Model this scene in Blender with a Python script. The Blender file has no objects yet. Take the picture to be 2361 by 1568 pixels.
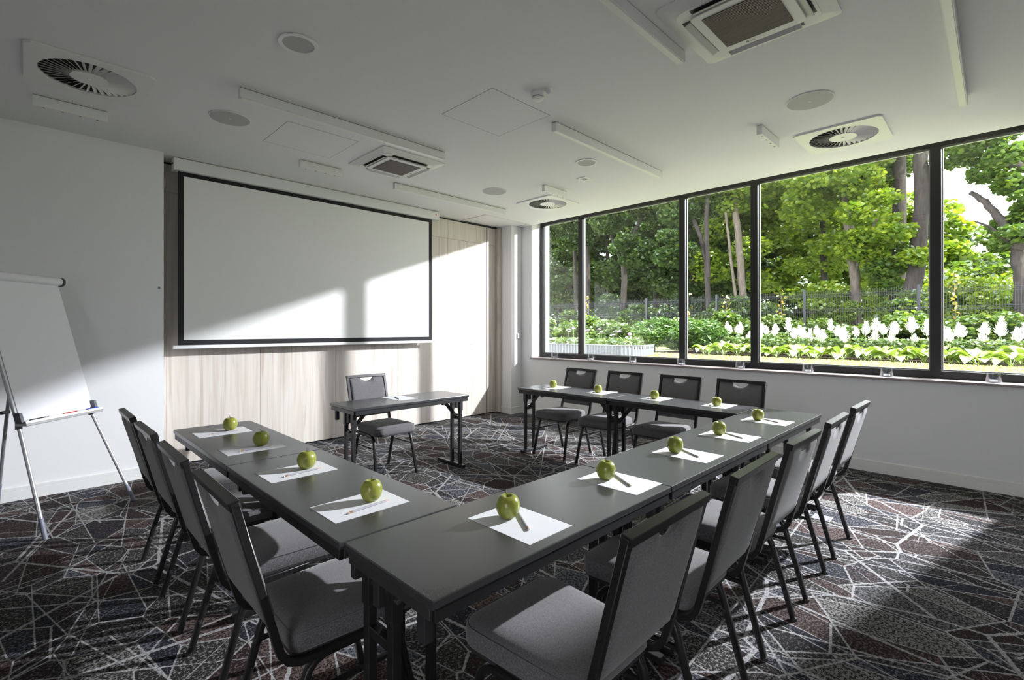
import bpy, bmesh, math, random
import numpy as np
from mathutils import Vector, Matrix

SC = bpy.context.scene
COL = SC.collection
R2 = math.sqrt(2)
PI = math.pi
rnd = random.Random(7)

# ---------------------------------------------------------------- camera
CAM_H = 1.407
cam_d = bpy.data.cameras.new('camera')
cam = bpy.data.objects.new('camera', cam_d)
COL.objects.link(cam)
cam.location = (0, 0, CAM_H)
cam.rotation_euler = (PI/2, 0, -PI/4)          # looks level along (+1,+1)
cam_d.sensor_fit = 'HORIZONTAL'
cam_d.sensor_width = 36.0
cam_d.lens = 36.0*1121.0/2361.0
cam_d.shift_y = -(784.0-758.0)/2361.0
cam_d.clip_start = 0.05
cam_d.clip_end = 200
SC.camera = cam

# ---------------------------------------------------------------- world, sun, flash, exposure
world = bpy.data.worlds.new('world')
SC.world = world
world.use_nodes = True
bgn = world.node_tree.nodes['Background']
bgn.inputs['Color'].default_value = (0.96, 0.92, 1.0, 1)
bgn.inputs['Strength'].default_value = 5.8

sun_d = bpy.data.lights.new('sun', 'SUN')
sun_d.energy = 10.0
sun_d.color = (1.0, 0.95, 0.84)
sun_d.angle = math.radians(0.6)
sun = bpy.data.objects.new('sun', sun_d)
COL.objects.link(sun)
sun.location = (0, -10, 20)
sun.rotation_euler = Vector((0.06, 0.62, -0.78)).to_track_quat('-Z', 'Y').to_euler()

# the photographer's flash that stands on the lawn and shines in through the window
fl_d = bpy.data.lights.new('flash', 'SPOT')
fl_d.energy = 6000.0
fl_d.color = (0.95, 0.92, 1.0)
fl_d.shadow_soft_size = 0.055
fl_d.spot_size = math.radians(94)
fl_d.spot_blend = 0.15
flash = bpy.data.objects.new('flash', fl_d)
COL.objects.link(flash)
flash.location = (8.50, -0.78, 3.98)
flash.rotation_euler = Vector((-0.62, 0.62, -0.48)).to_track_quat('-Z', 'Y').to_euler()

vs = SC.view_settings
SC.display_settings.display_device = 'sRGB'
vs.view_transform = 'Standard'
vs.look = 'None'
vs.exposure = 0.33
vs.gamma = 1.0
vs.use_curve_mapping = False
SC.cycles.max_bounces = 10
SC.cycles.diffuse_bounces = 5
SC.cycles.transparent_max_bounces = 12
SC.cycles.sample_clamp_indirect = 8.0

# ---------------------------------------------------------------- material helpers
MATS = {}
def new_mat(name):
    m = bpy.data.materials.new(name); m.use_nodes = True
    nt = m.node_tree
    for n in list(nt.nodes): nt.nodes.remove(n)
    out = nt.nodes.new('ShaderNodeOutputMaterial')
    MATS[name] = m
    return m, nt, out
def node(nt, kind, **kw):
    n = nt.nodes.new(kind)
    for k, v in kw.items():
        if k in n.inputs: n.inputs[k].default_value = v
        else: setattr(n, k, v)
    return n
def link(nt, a, b): nt.links.new(a, b)
def objcoord(nt, scale=(1, 1, 1), rot=(0, 0, 0), loc=(0, 0, 0)):
    tc = node(nt, 'ShaderNodeTexCoord')
    mp = node(nt, 'ShaderNodeMapping')
    mp.inputs['Scale'].default_value = scale
    mp.inputs['Rotation'].default_value = rot
    mp.inputs['Location'].default_value = loc
    link(nt, tc.outputs['Object'], mp.inputs['Vector'])
    return mp.outputs['Vector']
def ramp(nt, fac, stops, interp='LINEAR'):
    r = node(nt, 'ShaderNodeValToRGB')
    cr = r.color_ramp; cr.interpolation = interp
    while len(cr.elements) < len(stops): cr.elements.new(0.5)
    for e, (p, c) in zip(cr.elements, stops):
        e.position = p; e.color = (c[0], c[1], c[2], 1)
    link(nt, fac, r.inputs['Fac'])
    return r.outputs['Color']
def math_n(nt, op, a, b=None, c=None, clamp=False):
    n = node(nt, 'ShaderNodeMath', operation=op, use_clamp=clamp)
    for i, v in enumerate((a, b, c)):
        if v is None: continue
        if isinstance(v, (int, float)): n.inputs[i].default_value = v
        else: link(nt, v, n.inputs[i])
    return n.outputs[0]
def mix_c(nt, fac, a, b, blend='MIX'):
    n = node(nt, 'ShaderNodeMix', data_type='RGBA', blend_type=blend)
    for i, v in ((0, fac), (6, a), (7, b)):
        if isinstance(v, (int, float)): n.inputs[i].default_value = v
        elif isinstance(v, tuple): n.inputs[i].default_value = (*v, 1)
        else: link(nt, v, n.inputs[i])
    return n.outputs[2]
def plain(name, col, rough=0.6, metal=0.0, spec=0.5, noise=0.0, nscale=60.0, bump=0.0, coat=0.0, emit=None):
    """a principled surface whose tone is broken up a little by a noise"""
    m, nt, out = new_mat(name)
    p = node(nt, 'ShaderNodeBsdfPrincipled')
    p.inputs['Roughness'].default_value = rough
    p.inputs['Metallic'].default_value = metal
    p.inputs['Specular IOR Level'].default_value = spec
    p.inputs['Coat Weight'].default_value = coat
    v = objcoord(nt)
    nz = node(nt, 'ShaderNodeTexNoise'); nz.inputs['Scale'].default_value = nscale; nz.inputs['Detail'].default_value = 3
    link(nt, v, nz.inputs['Vector'])
    k = max(noise, 0.01)
    c = ramp(nt, nz.outputs['Fac'], [(0.3, tuple(x*(1-k) for x in col)), (0.7, tuple(min(1, x*(1+k)) for x in col))])
    link(nt, c, p.inputs['Base Color'])
    if bump:
        b = node(nt, 'ShaderNodeBump'); b.inputs['Strength'].default_value = bump; b.inputs['Distance'].default_value = 0.002
        link(nt, nz.outputs['Fac'], b.inputs['Height']); link(nt, b.outputs['Normal'], p.inputs['Normal'])
    if emit:
        p.inputs['Emission Color'].default_value = (*emit[0], 1); p.inputs['Emission Strength'].default_value = emit[1]
    link(nt, p.outputs[0], out.inputs[0])
    return m

plain('wall_paint', (0.80, 0.80, 0.81), 0.85, noise=0.012, nscale=90, bump=0.08)
plain('ceiling_paint', (0.80, 0.80, 0.805), 0.9, noise=0.01, nscale=70, bump=0.05)
plain('baseboard_paint', (0.80, 0.80, 0.79), 0.5)
plain('black_frame', (0.012, 0.012, 0.013), 0.45, noise=0.1)
plain('gasket', (0.35, 0.36, 0.33), 0.5)
plain('screen_white', (0.80, 0.80, 0.79), 0.9, noise=0.01)
plain('screen_black', (0.012, 0.012, 0.014), 0.85)
plain('casing_white', (0.76, 0.76, 0.78), 0.45)
plain('table_laminate', (0.044, 0.044, 0.047), 0.27, noise=0.05, nscale=300, spec=0.75)
plain('table_edge', (0.040, 0.039, 0.040), 0.35, noise=0.08, nscale=200)
plain('black_steel', (0.016, 0.016, 0.017), 0.42, metal=0.0, noise=0.15, nscale=120)
plain('chair_steel', (0.040, 0.039, 0.040), 0.32, metal=0.55, noise=0.15, nscale=150)
plain('chrome', (0.7, 0.7, 0.72), 0.18, metal=1.0)
plain('paper', (0.74, 0.74, 0.77), 0.8)
plain('pencil_paint', (0.36, 0.355, 0.40), 0.35)
plain('ferrule', (0.45, 0.27, 0.14), 0.35, metal=0.6)
plain('eraser', (0.70, 0.68, 0.68), 0.8)
plain('pencil_tip', (0.62, 0.33, 0.28), 0.7)
plain('ink', (0.03, 0.03, 0.04), 0.6)
plain('white_plastic', (0.78, 0.78, 0.77), 0.4)
plain('ac_white', (0.74, 0.74, 0.71), 0.42)
plain('ac_slot', (0.03, 0.028, 0.028), 0.6)
plain('ac_grille', (0.17, 0.14, 0.125), 0.6)
plain('ac_grille_gap', (0.055, 0.046, 0.042), 0.8)
plain('ac_vane', (0.50, 0.49, 0.48), 0.45)
plain('vent_white', (0.76, 0.75, 0.74), 0.4)
plain('vent_dark', (0.01, 0.01, 0.01), 0.8)
plain('speaker_mesh', (0.46, 0.46, 0.46), 0.7, noise=0.10, nscale=900)
plain('lamp_body', (0.72, 0.72, 0.72), 0.45)
plain('lamp_diffuser', (0.80, 0.81, 0.76), 0.35)
plain('hole_dark', (0.02, 0.02, 0.02), 0.5)
plain('seam_dark', (0.10, 0.10, 0.10), 0.9)
plain('aluminium', (0.62, 0.62, 0.66), 0.28, metal=0.85, noise=0.03)
plain('grey_plastic', (0.11, 0.11, 0.13), 0.5)
plain('dark_plastic', (0.03, 0.03, 0.033), 0.5)
plain('marker_red', (0.55, 0.02, 0.02), 0.4)
plain('marker_blue', (0.03, 0.08, 0.5), 0.4)
plain('marker_white', (0.8, 0.8, 0.8), 0.4)
plain('wax', (0.85, 0.84, 0.80), 0.5)
plain('grille_metal', (0.10, 0.095, 0.09), 0.4, metal=0.5)
plain('trench_dark', (0.008, 0.008, 0.008), 0.8)
plain('profile_brown', (0.12, 0.085, 0.075), 0.5)
plain('logo_grey', (0.16, 0.16, 0.16), 0.5)
plain('soil', (0.045, 0.028, 0.020), 0.95, noise=0.5, nscale=25, bump=0.5)
plain('fence_paint', (0.030, 0.032, 0.045), 0.4)
plain('zinc', (0.17, 0.18, 0.24), 0.5, metal=0.0, noise=0.12, nscale=12)
plain('petal_white', (0.88, 0.88, 0.82), 0.7)
plain('petal_lilac', (0.62, 0.50, 0.70), 0.7)
plain('gravel', (0.16, 0.15, 0.14), 0.9, noise=0.35, nscale=60, bump=0.6)
plain('facade', (0.55, 0.55, 0.54), 0.8, noise=0.05, nscale=15)

def mat_sill():
    m, nt, out = new_mat('sill_wood')
    p = node(nt, 'ShaderNodeBsdfPrincipled'); p.inputs['Roughness'].default_value = 0.35
    v = objcoord(nt, (30, 1.2, 30))
    nz = node(nt, 'ShaderNodeTexNoise'); nz.inputs['Scale'].default_value = 2.0; nz.inputs['Detail'].default_value = 6
    link(nt, v, nz.inputs['Vector'])
    link(nt, ramp(nt, nz.outputs['Fac'], [(0.3, (0.17, 0.13, 0.125)), (0.55, (0.30, 0.26, 0.25)), (0.75, (0.38, 0.35, 0.34))]), p.inputs['Base Color'])
    link(nt, p.outputs[0], out.inputs[0])
mat_sill()

def mat_wood_panel():
    m, nt, out = new_mat('panel_oak')
    p = node(nt, 'ShaderNodeBsdfPrincipled'); p.inputs['Roughness'].default_value = 0.55
    info = node(nt, 'ShaderNodeObjectInfo')
    tc = node(nt, 'ShaderNodeTexCoord')
    add = node(nt, 'ShaderNodeVectorMath', operation='ADD')
    comb = node(nt, 'ShaderNodeCombineXYZ')
    link(nt, math_n(nt, 'MULTIPLY', info.outputs['Random'], 40.0), comb.inputs[2])
    link(nt, tc.outputs['Object'], add.inputs[0]); link(nt, comb.outputs[0], add.inputs[1])
    # board index: every panel face shows printed boards of 0.22 m
    sx = node(nt, 'ShaderNodeSeparateXYZ'); link(nt, add.outputs[0], sx.inputs[0])
    bi = math_n(nt, 'FLOOR', math_n(nt, 'MULTIPLY', sx.outputs[0], 4.4))
    wn = node(nt, 'ShaderNodeTexWhiteNoise', noise_dimensions='1D'); link(nt, bi, wn.inputs['W'])
    comb2 = node(nt, 'ShaderNodeCombineXYZ')
    link(nt, sx.outputs[0], comb2.inputs[0]); link(nt, wn.outputs['Value'], comb2.inputs[1])
    link(nt, math_n(nt, 'ADD', sx.outputs[2], math_n(nt, 'MULTIPLY', wn.outputs['Value'], 9.0)), comb2.inputs[2])
    mp = node(nt, 'ShaderNodeMapping'); mp.inputs['Scale'].default_value = (22, 3, 0.9)
    link(nt, comb2.outputs[0], mp.inputs['Vector'])
    n1 = node(nt, 'ShaderNodeTexNoise'); n1.inputs['Scale'].default_value = 1.0; n1.inputs['Detail'].default_value = 8; n1.inputs['Distortion'].default_value = 0.8
    link(nt, mp.outputs[0], n1.inputs['Vector'])
    mp2 = node(nt, 'ShaderNodeMapping'); mp2.inputs['Scale'].default_value = (7, 2, 0.45)
    link(nt, comb2.outputs[0], mp2.inputs['Vector'])
    n2 = node(nt, 'ShaderNodeTexNoise'); n2.inputs['Scale'].default_value = 1.0; n2.inputs['Detail'].default_value = 4; n2.inputs['Distortion'].default_value = 1.6
    link(nt, mp2.outputs[0], n2.inputs['Vector'])
    c1 = ramp(nt, n1.outputs['Fac'], [(0.28, (0.53, 0.475, 0.42)), (0.48, (0.61, 0.565, 0.515)), (0.7, (0.67, 0.63, 0.585))])
    c2 = ramp(nt, n2.outputs['Fac'], [(0.34, (0.76, 0.70, 0.66)), (0.43, (1, 1, 1)), (0.62, (1.0, 0.99, 0.97))])
    link(nt, mix_c(nt, 0.75, c1, c2, 'MULTIPLY'), p.inputs['Base Color'])
    link(nt, p.outputs[0], out.inputs[0])
mat_wood_panel()

def mat_carpet():
    m, nt, out = new_mat('carpet')
    p = node(nt, 'ShaderNodeBsdfPrincipled'); p.inputs['Roughness'].default_value = 0.95
    p.inputs['Specular IOR Level'].default_value = 0.15
    tc = node(nt, 'ShaderNodeTexCoord')
    base = tc.outputs['Object']
    # fine speckle of the yarn
    sp = node(nt, 'ShaderNodeTexNoise'); sp.inputs['Scale'].default_value = 80; sp.inputs['Detail'].default_value = 3; sp.inputs['Roughness'].default_value = 0.7
    link(nt, base, sp.inputs['Vector'])
    # ragged edges for the printed lines
    rg = node(nt, 'ShaderNodeTexNoise'); rg.inputs['Scale'].default_value = 120; rg.inputs['Detail'].default_value = 1
    link(nt, base, rg.inputs['Vector'])
    rag = math_n(nt, 'MULTIPLY', math_n(nt, 'SUBTRACT', rg.outputs['Fac'], 0.5), 0.016)
    masks = []
    def voro(rot, sx, sy, w, off):
        mp = node(nt, 'ShaderNodeMapping')
        mp.inputs['Rotation'].default_value = (0, 0, rot); mp.inputs['Scale'].default_value = (sx, sy, 1); mp.inputs['Location'].default_value = (off, off*0.7, 0)
        link(nt, base, mp.inputs['Vector'])
        v = node(nt, 'ShaderNodeTexVoronoi', voronoi_dimensions='2D', feature='DISTANCE_TO_EDGE')
        v.inputs['Scale'].default_value = 1.0
        link(nt, mp.outputs[0], v.inputs['Vector'])
        d = math_n(nt, 'ADD', v.outputs['Distance'], rag)
        masks.append(math_n(nt, 'LESS_THAN', d, w))
        return mp
    mpa = voro(0.55, 3.6, 1.7, 0.0105, 3.1)
    mpb = voro(-0.75, 3.2, 1.4, 0.0100, 11.7)
    mpc = voro(1.35, 2.4, 2.0, 0.0105, 23.9)
    voro(0.1, 1.4, 1.15, 0.0115, 31.3)
    # long straight lines in several directions, irregular spacing
    sep = node(nt, 'ShaderNodeSeparateXYZ'); link(nt, base, sep.inputs[0])
    for i, (ang, fr, w) in enumerate(((0.25, 2.3, 0.0038), (0.95, 1.9, 0.0042), (1.62, 2.1, 0.0038), (2.25, 2.5, 0.0034), (2.85, 1.8, 0.0045))):
        t = math_n(nt, 'ADD', math_n(nt, 'MULTIPLY', sep.outputs[0], math.cos(ang)*fr), math_n(nt, 'MULTIPLY', sep.outputs[1], math.sin(ang)*fr))
        t = math_n(nt, 'ADD', t, 40.3+i*7.77)
        cell = math_n(nt, 'FLOOR', t)
        wn = node(nt, 'ShaderNodeTexWhiteNoise', noise_dimensions='1D'); link(nt, cell, wn.inputs['W'])
        pos = math_n(nt, 'MULTIPLY_ADD', wn.outputs['Value'], 0.7, 0.15)
        dist = math_n(nt, 'DIVIDE', math_n(nt, 'ABSOLUTE', math_n(nt, 'SUBTRACT', math_n(nt, 'FRACT', t), pos)), fr)
        dist = math_n(nt, 'ADD', dist, math_n(nt, 'MULTIPLY', rag, 0.45))
        # broken up along their length
        u = math_n(nt, 'ADD', math_n(nt, 'MULTIPLY', sep.outputs[0], -math.sin(ang)), math_n(nt, 'MULTIPLY', sep.outputs[1], math.cos(ang)))
        u = math_n(nt, 'FLOOR', math_n(nt, 'ADD', math_n(nt, 'MULTIPLY', u, 0.8), math_n(nt, 'MULTIPLY', wn.outputs['Value'], 5.0)))
        cv = node(nt, 'ShaderNodeCombineXYZ'); link(nt, cell, cv.inputs[0]); link(nt, u, cv.inputs[1])
        wn2 = node(nt, 'ShaderNodeTexWhiteNoise', noise_dimensions='2D'); link(nt, cv.outputs[0], wn2.inputs['Vector'])
        ww = math_n(nt, 'MULTIPLY', math_n(nt, 'SUBTRACT', wn2.outputs['Value'], 0.35), w*2.6)
        masks.append(math_n(nt, 'LESS_THAN', dist, ww))
    line = masks[0]
    for k in masks[1:]: line = math_n(nt, 'MAXIMUM', line, k)
    # patches of colour bounded by the printed lines
    cs = []
    for mp_ in (mpa, mpb, mpc):
        vc = node(nt, 'ShaderNodeTexVoronoi', voronoi_dimensions='2D', feature='F1'); vc.inputs['Scale'].default_value = 1.0
        link(nt, mp_.outputs[0], vc.inputs['Vector'])
        q_ = node(nt, 'ShaderNodeSeparateColor'); link(nt, vc.outputs['Color'], q_.inputs[0]); cs.append(q_)
    r_a = math_n(nt, 'FRACT', math_n(nt, 'ADD', math_n(nt, 'ADD', cs[0].outputs[0], cs[1].outputs[1]), cs[2].outputs[2]))
    r_b = math_n(nt, 'FRACT', math_n(nt, 'ADD', math_n(nt, 'ADD', cs[0].outputs[1], cs[1].outputs[2]), cs[2].outputs[0]))
    dark = ramp(nt, r_a, [(0.0, (0.012, 0.011, 0.012)), (0.25, (0.018, 0.012, 0.012)), (0.5, (0.011, 0.012, 0.017)), (0.75, (0.018, 0.017, 0.016))], 'CONSTANT')
    lite = ramp(nt, r_a, [(0.0, (0.125, 0.122, 0.125)), (0.3, (0.120, 0.086, 0.082)), (0.55, (0.115, 0.115, 0.135)), (0.78, (0.200, 0.194, 0.188))], 'CONSTANT')
    thr = math_n(nt, 'MULTIPLY_ADD', r_b, 0.10, 0.465)
    spm = math_n(nt, 'MULTIPLY', math_n(nt, 'SUBTRACT', sp.outputs['Fac'], thr), 20.0, clamp=True)
    body = mix_c(nt, spm, dark, lite)
    lcol = ramp(nt, sp.outputs['Fac'], [(0.36, (0.13, 0.127, 0.13)), (0.50, (0.29, 0.285, 0.29)), (0.62, (0.40, 0.395, 0.40))])
    link(nt, mix_c(nt, line, body, lcol), p.inputs['Base Color'])
    b = node(nt, 'ShaderNodeBump'); b.inputs['Strength'].default_value = 0.5; b.inputs['Distance'].default_value = 0.004
    link(nt, sp.outputs['Fac'], b.inputs['Height']); link(nt, b.outputs[0], p.inputs['Normal'])
    link(nt, p.outputs[0], out.inputs[0])
mat_carpet()

def mat_fabric():
    m, nt, out = new_mat('chair_fabric')
    p = node(nt, 'ShaderNodeBsdfPrincipled'); p.inputs['Roughness'].default_value = 0.9
    p.inputs['Specular IOR Level'].default_value = 0.25
    p.inputs['Sheen Weight'].default_value = 0.25
    v = objcoord(nt, (90, 260, 90))
    n1 = node(nt, 'ShaderNodeTexNoise'); n1.inputs['Scale'].default_value = 4.0; n1.inputs['Detail'].default_value = 2
    link(nt, v, n1.inputs['Vector'])
    v2 = objcoord(nt, (700, 120, 120))
    n2 = node(nt, 'ShaderNodeTexNoise'); n2.inputs['Scale'].default_value = 1.5; n2.inputs['Detail'].default_value = 2
    link(nt, v2, n2.inputs['Vector'])
    f = math_n(nt, 'MULTIPLY_ADD', n1.outputs['Fac'], 0.5, math_n(nt, 'MULTIPLY', n2.outputs['Fac'], 0.5))
    link(nt, ramp(nt, f, [(0.36, (0.070, 0.066, 0.070)), (0.5, (0.128, 0.121, 0.128)), (0.64, (0.215, 0.205, 0.215))]), p.inputs['Base Color'])
    b = node(nt, 'ShaderNodeBump'); b.inputs['Strength'].default_value = 0.25; b.inputs['Distance'].default_value = 0.001
    link(nt, f, b.inputs['Height']); link(nt, b.outputs[0], p.inputs['Normal'])
    link(nt, p.outputs[0], out.inputs[0])
mat_fabric()

def mat_apple():
    m, nt, out = new_mat('apple_skin')
    p = node(nt, 'ShaderNodeBsdfPrincipled'); p.inputs['Roughness'].default_value = 0.28
    p.inputs['Coat Weight'].default_value = 0.25; p.inputs['Coat Roughness'].default_value = 0.12
    p.inputs['Subsurface Weight'].default_value = 0.08
    p.inputs['Subsurface Radius'].default_value = (0.01, 0.012, 0.004)
    v = objcoord(nt)
    info = node(nt, 'ShaderNodeObjectInfo')
    vo = node(nt, 'ShaderNodeTexVoronoi'); vo.inputs['Scale'].default_value = 190
    link(nt, v, vo.inputs['Vector'])
    spots = math_n(nt, 'LESS_THAN', vo.outputs['Distance'], 0.16)
    mp = node(nt, 'ShaderNodeMapping'); mp.inputs['Scale'].default_value = (60, 60, 12); link(nt, v, mp.inputs['Vector'])
    nz = node(nt, 'ShaderNodeTexNoise'); nz.inputs['Scale'].default_value = 1.0; nz.inputs['Detail'].default_value = 3; link(nt, mp.outputs[0], nz.inputs['Vector'])
    base = ramp(nt, nz.outputs['Fac'], [(0.3, (0.195, 0.225, 0.024)), (0.7, (0.29, 0.315, 0.055))])
    tint = mix_c(nt, info.outputs['Random'], (0.95, 0.97, 0.85), (1.08, 1.02, 1.0))
    base = mix_c(nt, 1.0, base, tint, 'MULTIPLY')
    link(nt, mix_c(nt, math_n(nt, 'MULTIPLY', spots, 0.35), base, (0.52, 0.56, 0.25)), p.inputs['Base Color'])
    link(nt, p.outputs[0], out.inputs[0])
    plain('apple_stem', (0.10, 0.05, 0.025), 0.7)
mat_apple()

def mat_glass():
    # window pane: lets light straight through, mirrors a little
    m, nt, out = new_mat('window_glass')
    t = node(nt, 'ShaderNodeBsdfTransparent'); t.inputs[0].default_value = (0.93, 0.96, 0.94, 1)
    g = node(nt, 'ShaderNodeBsdfGlossy'); g.inputs['Roughness'].default_value = 0.0
    lw = node(nt, 'ShaderNodeLayerWeight'); lw.inputs['Blend'].default_value = 0.5
    fr = math_n(nt, 'MULTIPLY_ADD', math_n(nt, 'POWER', lw.outputs['Facing'], 5.0), 0.95, 0.035)
    mx = node(nt, 'ShaderNodeMixShader')
    link(nt, fr, mx.inputs[0]); link(nt, t.outputs[0], mx.inputs[1]); link(nt, g.outputs[0], mx.inputs[2])
    link(nt, mx.outputs[0], out.inputs[0])
    m, nt, out = new_mat('cup_glass')
    t = node(nt, 'ShaderNodeBsdfTransparent'); t.inputs[0].default_value = (0.90, 0.91, 0.93, 1)
    g = node(nt, 'ShaderNodeBsdfGlossy'); g.inputs['Roughness'].default_value = 0.02
    lw = node(nt, 'ShaderNodeLayerWeight'); lw.inputs['Blend'].default_value = 0.25
    mx = node(nt, 'ShaderNodeMixShader')
    link(nt, math_n(nt, 'ADD', math_n(nt, 'MULTIPLY', lw.outputs['Facing'], 0.55), 0.06), mx.inputs[0]); link(nt, t.outputs[0], mx.inputs[1]); link(nt, g.outputs[0], mx.inputs[2])
    link(nt, mx.outputs[0], out.inputs[0])
mat_glass()

def mat_leaf(name, a, b, c, trans=0.45, gloss=0.12):
    m, nt, out = new_mat(name)
    geo = node(nt, 'ShaderNodeNewGeometry')
    col = ramp(nt, geo.outputs['Random Per Island'], [(0.0, a), (0.5, b), (1.0, c)])
    d = node(nt, 'ShaderNodeBsdfDiffuse'); t = node(nt, 'ShaderNodeBsdfTranslucent'); g = node(nt, 'ShaderNodeBsdfGlossy'); g.inputs['Roughness'].default_value = 0.35
    g.inputs[0].default_value = (0.9, 0.95, 1, 1)
    link(nt, col, d.inputs[0])
    link(nt, mix_c(nt, 1.0, col, (1.25, 1.15, 0.45), 'MULTIPLY'), t.inputs[0])
    m1 = node(nt, 'ShaderNodeMixShader'); m1.inputs[0].default_value = trans
    link(nt, d.outputs[0], m1.inputs[1]); link(nt, t.outputs[0], m1.inputs[2])
    m2 = node(nt, 'ShaderNodeMixShader'); m2.inputs[0].default_value = gloss
    link(nt, m1.outputs[0], m2.inputs[1]); link(nt, g.outputs[0], m2.inputs[2])
    link(nt, m2.outputs[0], out.inputs[0])
mat_leaf('leaf_backlit_tone', (0.10, 0.19, 0.018), (0.19, 0.30, 0.026), (0.34, 0.44, 0.05), 0.6, 0.10)  # backlight on the middle and right trees is put into this leaf colour
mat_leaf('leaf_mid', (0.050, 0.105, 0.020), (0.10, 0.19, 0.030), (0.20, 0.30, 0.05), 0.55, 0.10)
mat_leaf('leaf_shade_tone', (0.022, 0.050, 0.016), (0.045, 0.090, 0.022), (0.10, 0.17, 0.04), 0.45, 0.09)  # shade over the left trees is put into this darker leaf colour
mat_leaf('leaf_yew', (0.030, 0.085, 0.016), (0.065, 0.15, 0.022), (0.15, 0.27, 0.04), 0.3, 0.06)
mat_leaf('leaf_hosta', (0.13, 0.24, 0.03), (0.21, 0.33, 0.05), (0.33, 0.44, 0.12), 0.35, 0.18)
mat_leaf('grass_blade', (0.34, 0.40, 0.14), (0.46, 0.51, 0.22), (0.58, 0.61, 0.33), 0.4, 0.05)
mat_leaf('leaf_shrub', (0.050, 0.11, 0.022), (0.10, 0.18, 0.038), (0.22, 0.30, 0.08), 0.4, 0.14)
mat_leaf('leaf_red', (0.30, 0.30, 0.06), (0.34, 0.22, 0.06), (0.42, 0.30, 0.08), 0.5, 0.1)

def mat_bark(name, a, b):
    m, nt, out = new_mat(name)
    p = node(nt, 'ShaderNodeBsdfPrincipled'); p.inputs['Roughness'].default_value = 0.9
    v = objcoord(nt, (9, 9, 2.2))
    nz = node(nt, 'ShaderNodeTexNoise'); nz.inputs['Scale'].default_value = 2.0; nz.inputs['Detail'].default_value = 6
    link(nt, v, nz.inputs['Vector'])
    link(nt, ramp(nt, nz.outputs['Fac'], [(0.3, a), (0.7, b)]), p.inputs['Base Color'])
    bp = node(nt, 'ShaderNodeBump'); bp.inputs['Strength'].default_value = 0.7; bp.inputs['Distance'].default_value = 0.03
    link(nt, nz.outputs['Fac'], bp.inputs['Height']); link(nt, bp.outputs[0], p.inputs['Normal'])
    link(nt, p.outputs[0], out.inputs[0])
mat_bark('bark_light', (0.085, 0.070, 0.055), (0.17, 0.145, 0.12))
mat_bark('bark_dark', (0.025, 0.021, 0.020), (0.060, 0.050, 0.046))
def mat_lawn():
    m, nt, out = new_mat('lawn')
    p = node(nt, 'ShaderNodeBsdfPrincipled'); p.inputs['Roughness'].default_value = 0.95
    v = objcoord(nt)
    nz = node(nt, 'ShaderNodeTexNoise'); nz.inputs['Scale'].default_value = 14; nz.inputs['Detail'].default_value = 8
    link(nt, v, nz.inputs['Vector'])
    link(nt, ramp(nt, nz.outputs['Fac'], [(0.3, (0.34, 0.39, 0.15)), (0.7, (0.50, 0.54, 0.26))]), p.inputs['Base Color'])
    link(nt, p.outputs[0], out.inputs[0])
mat_lawn()

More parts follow.
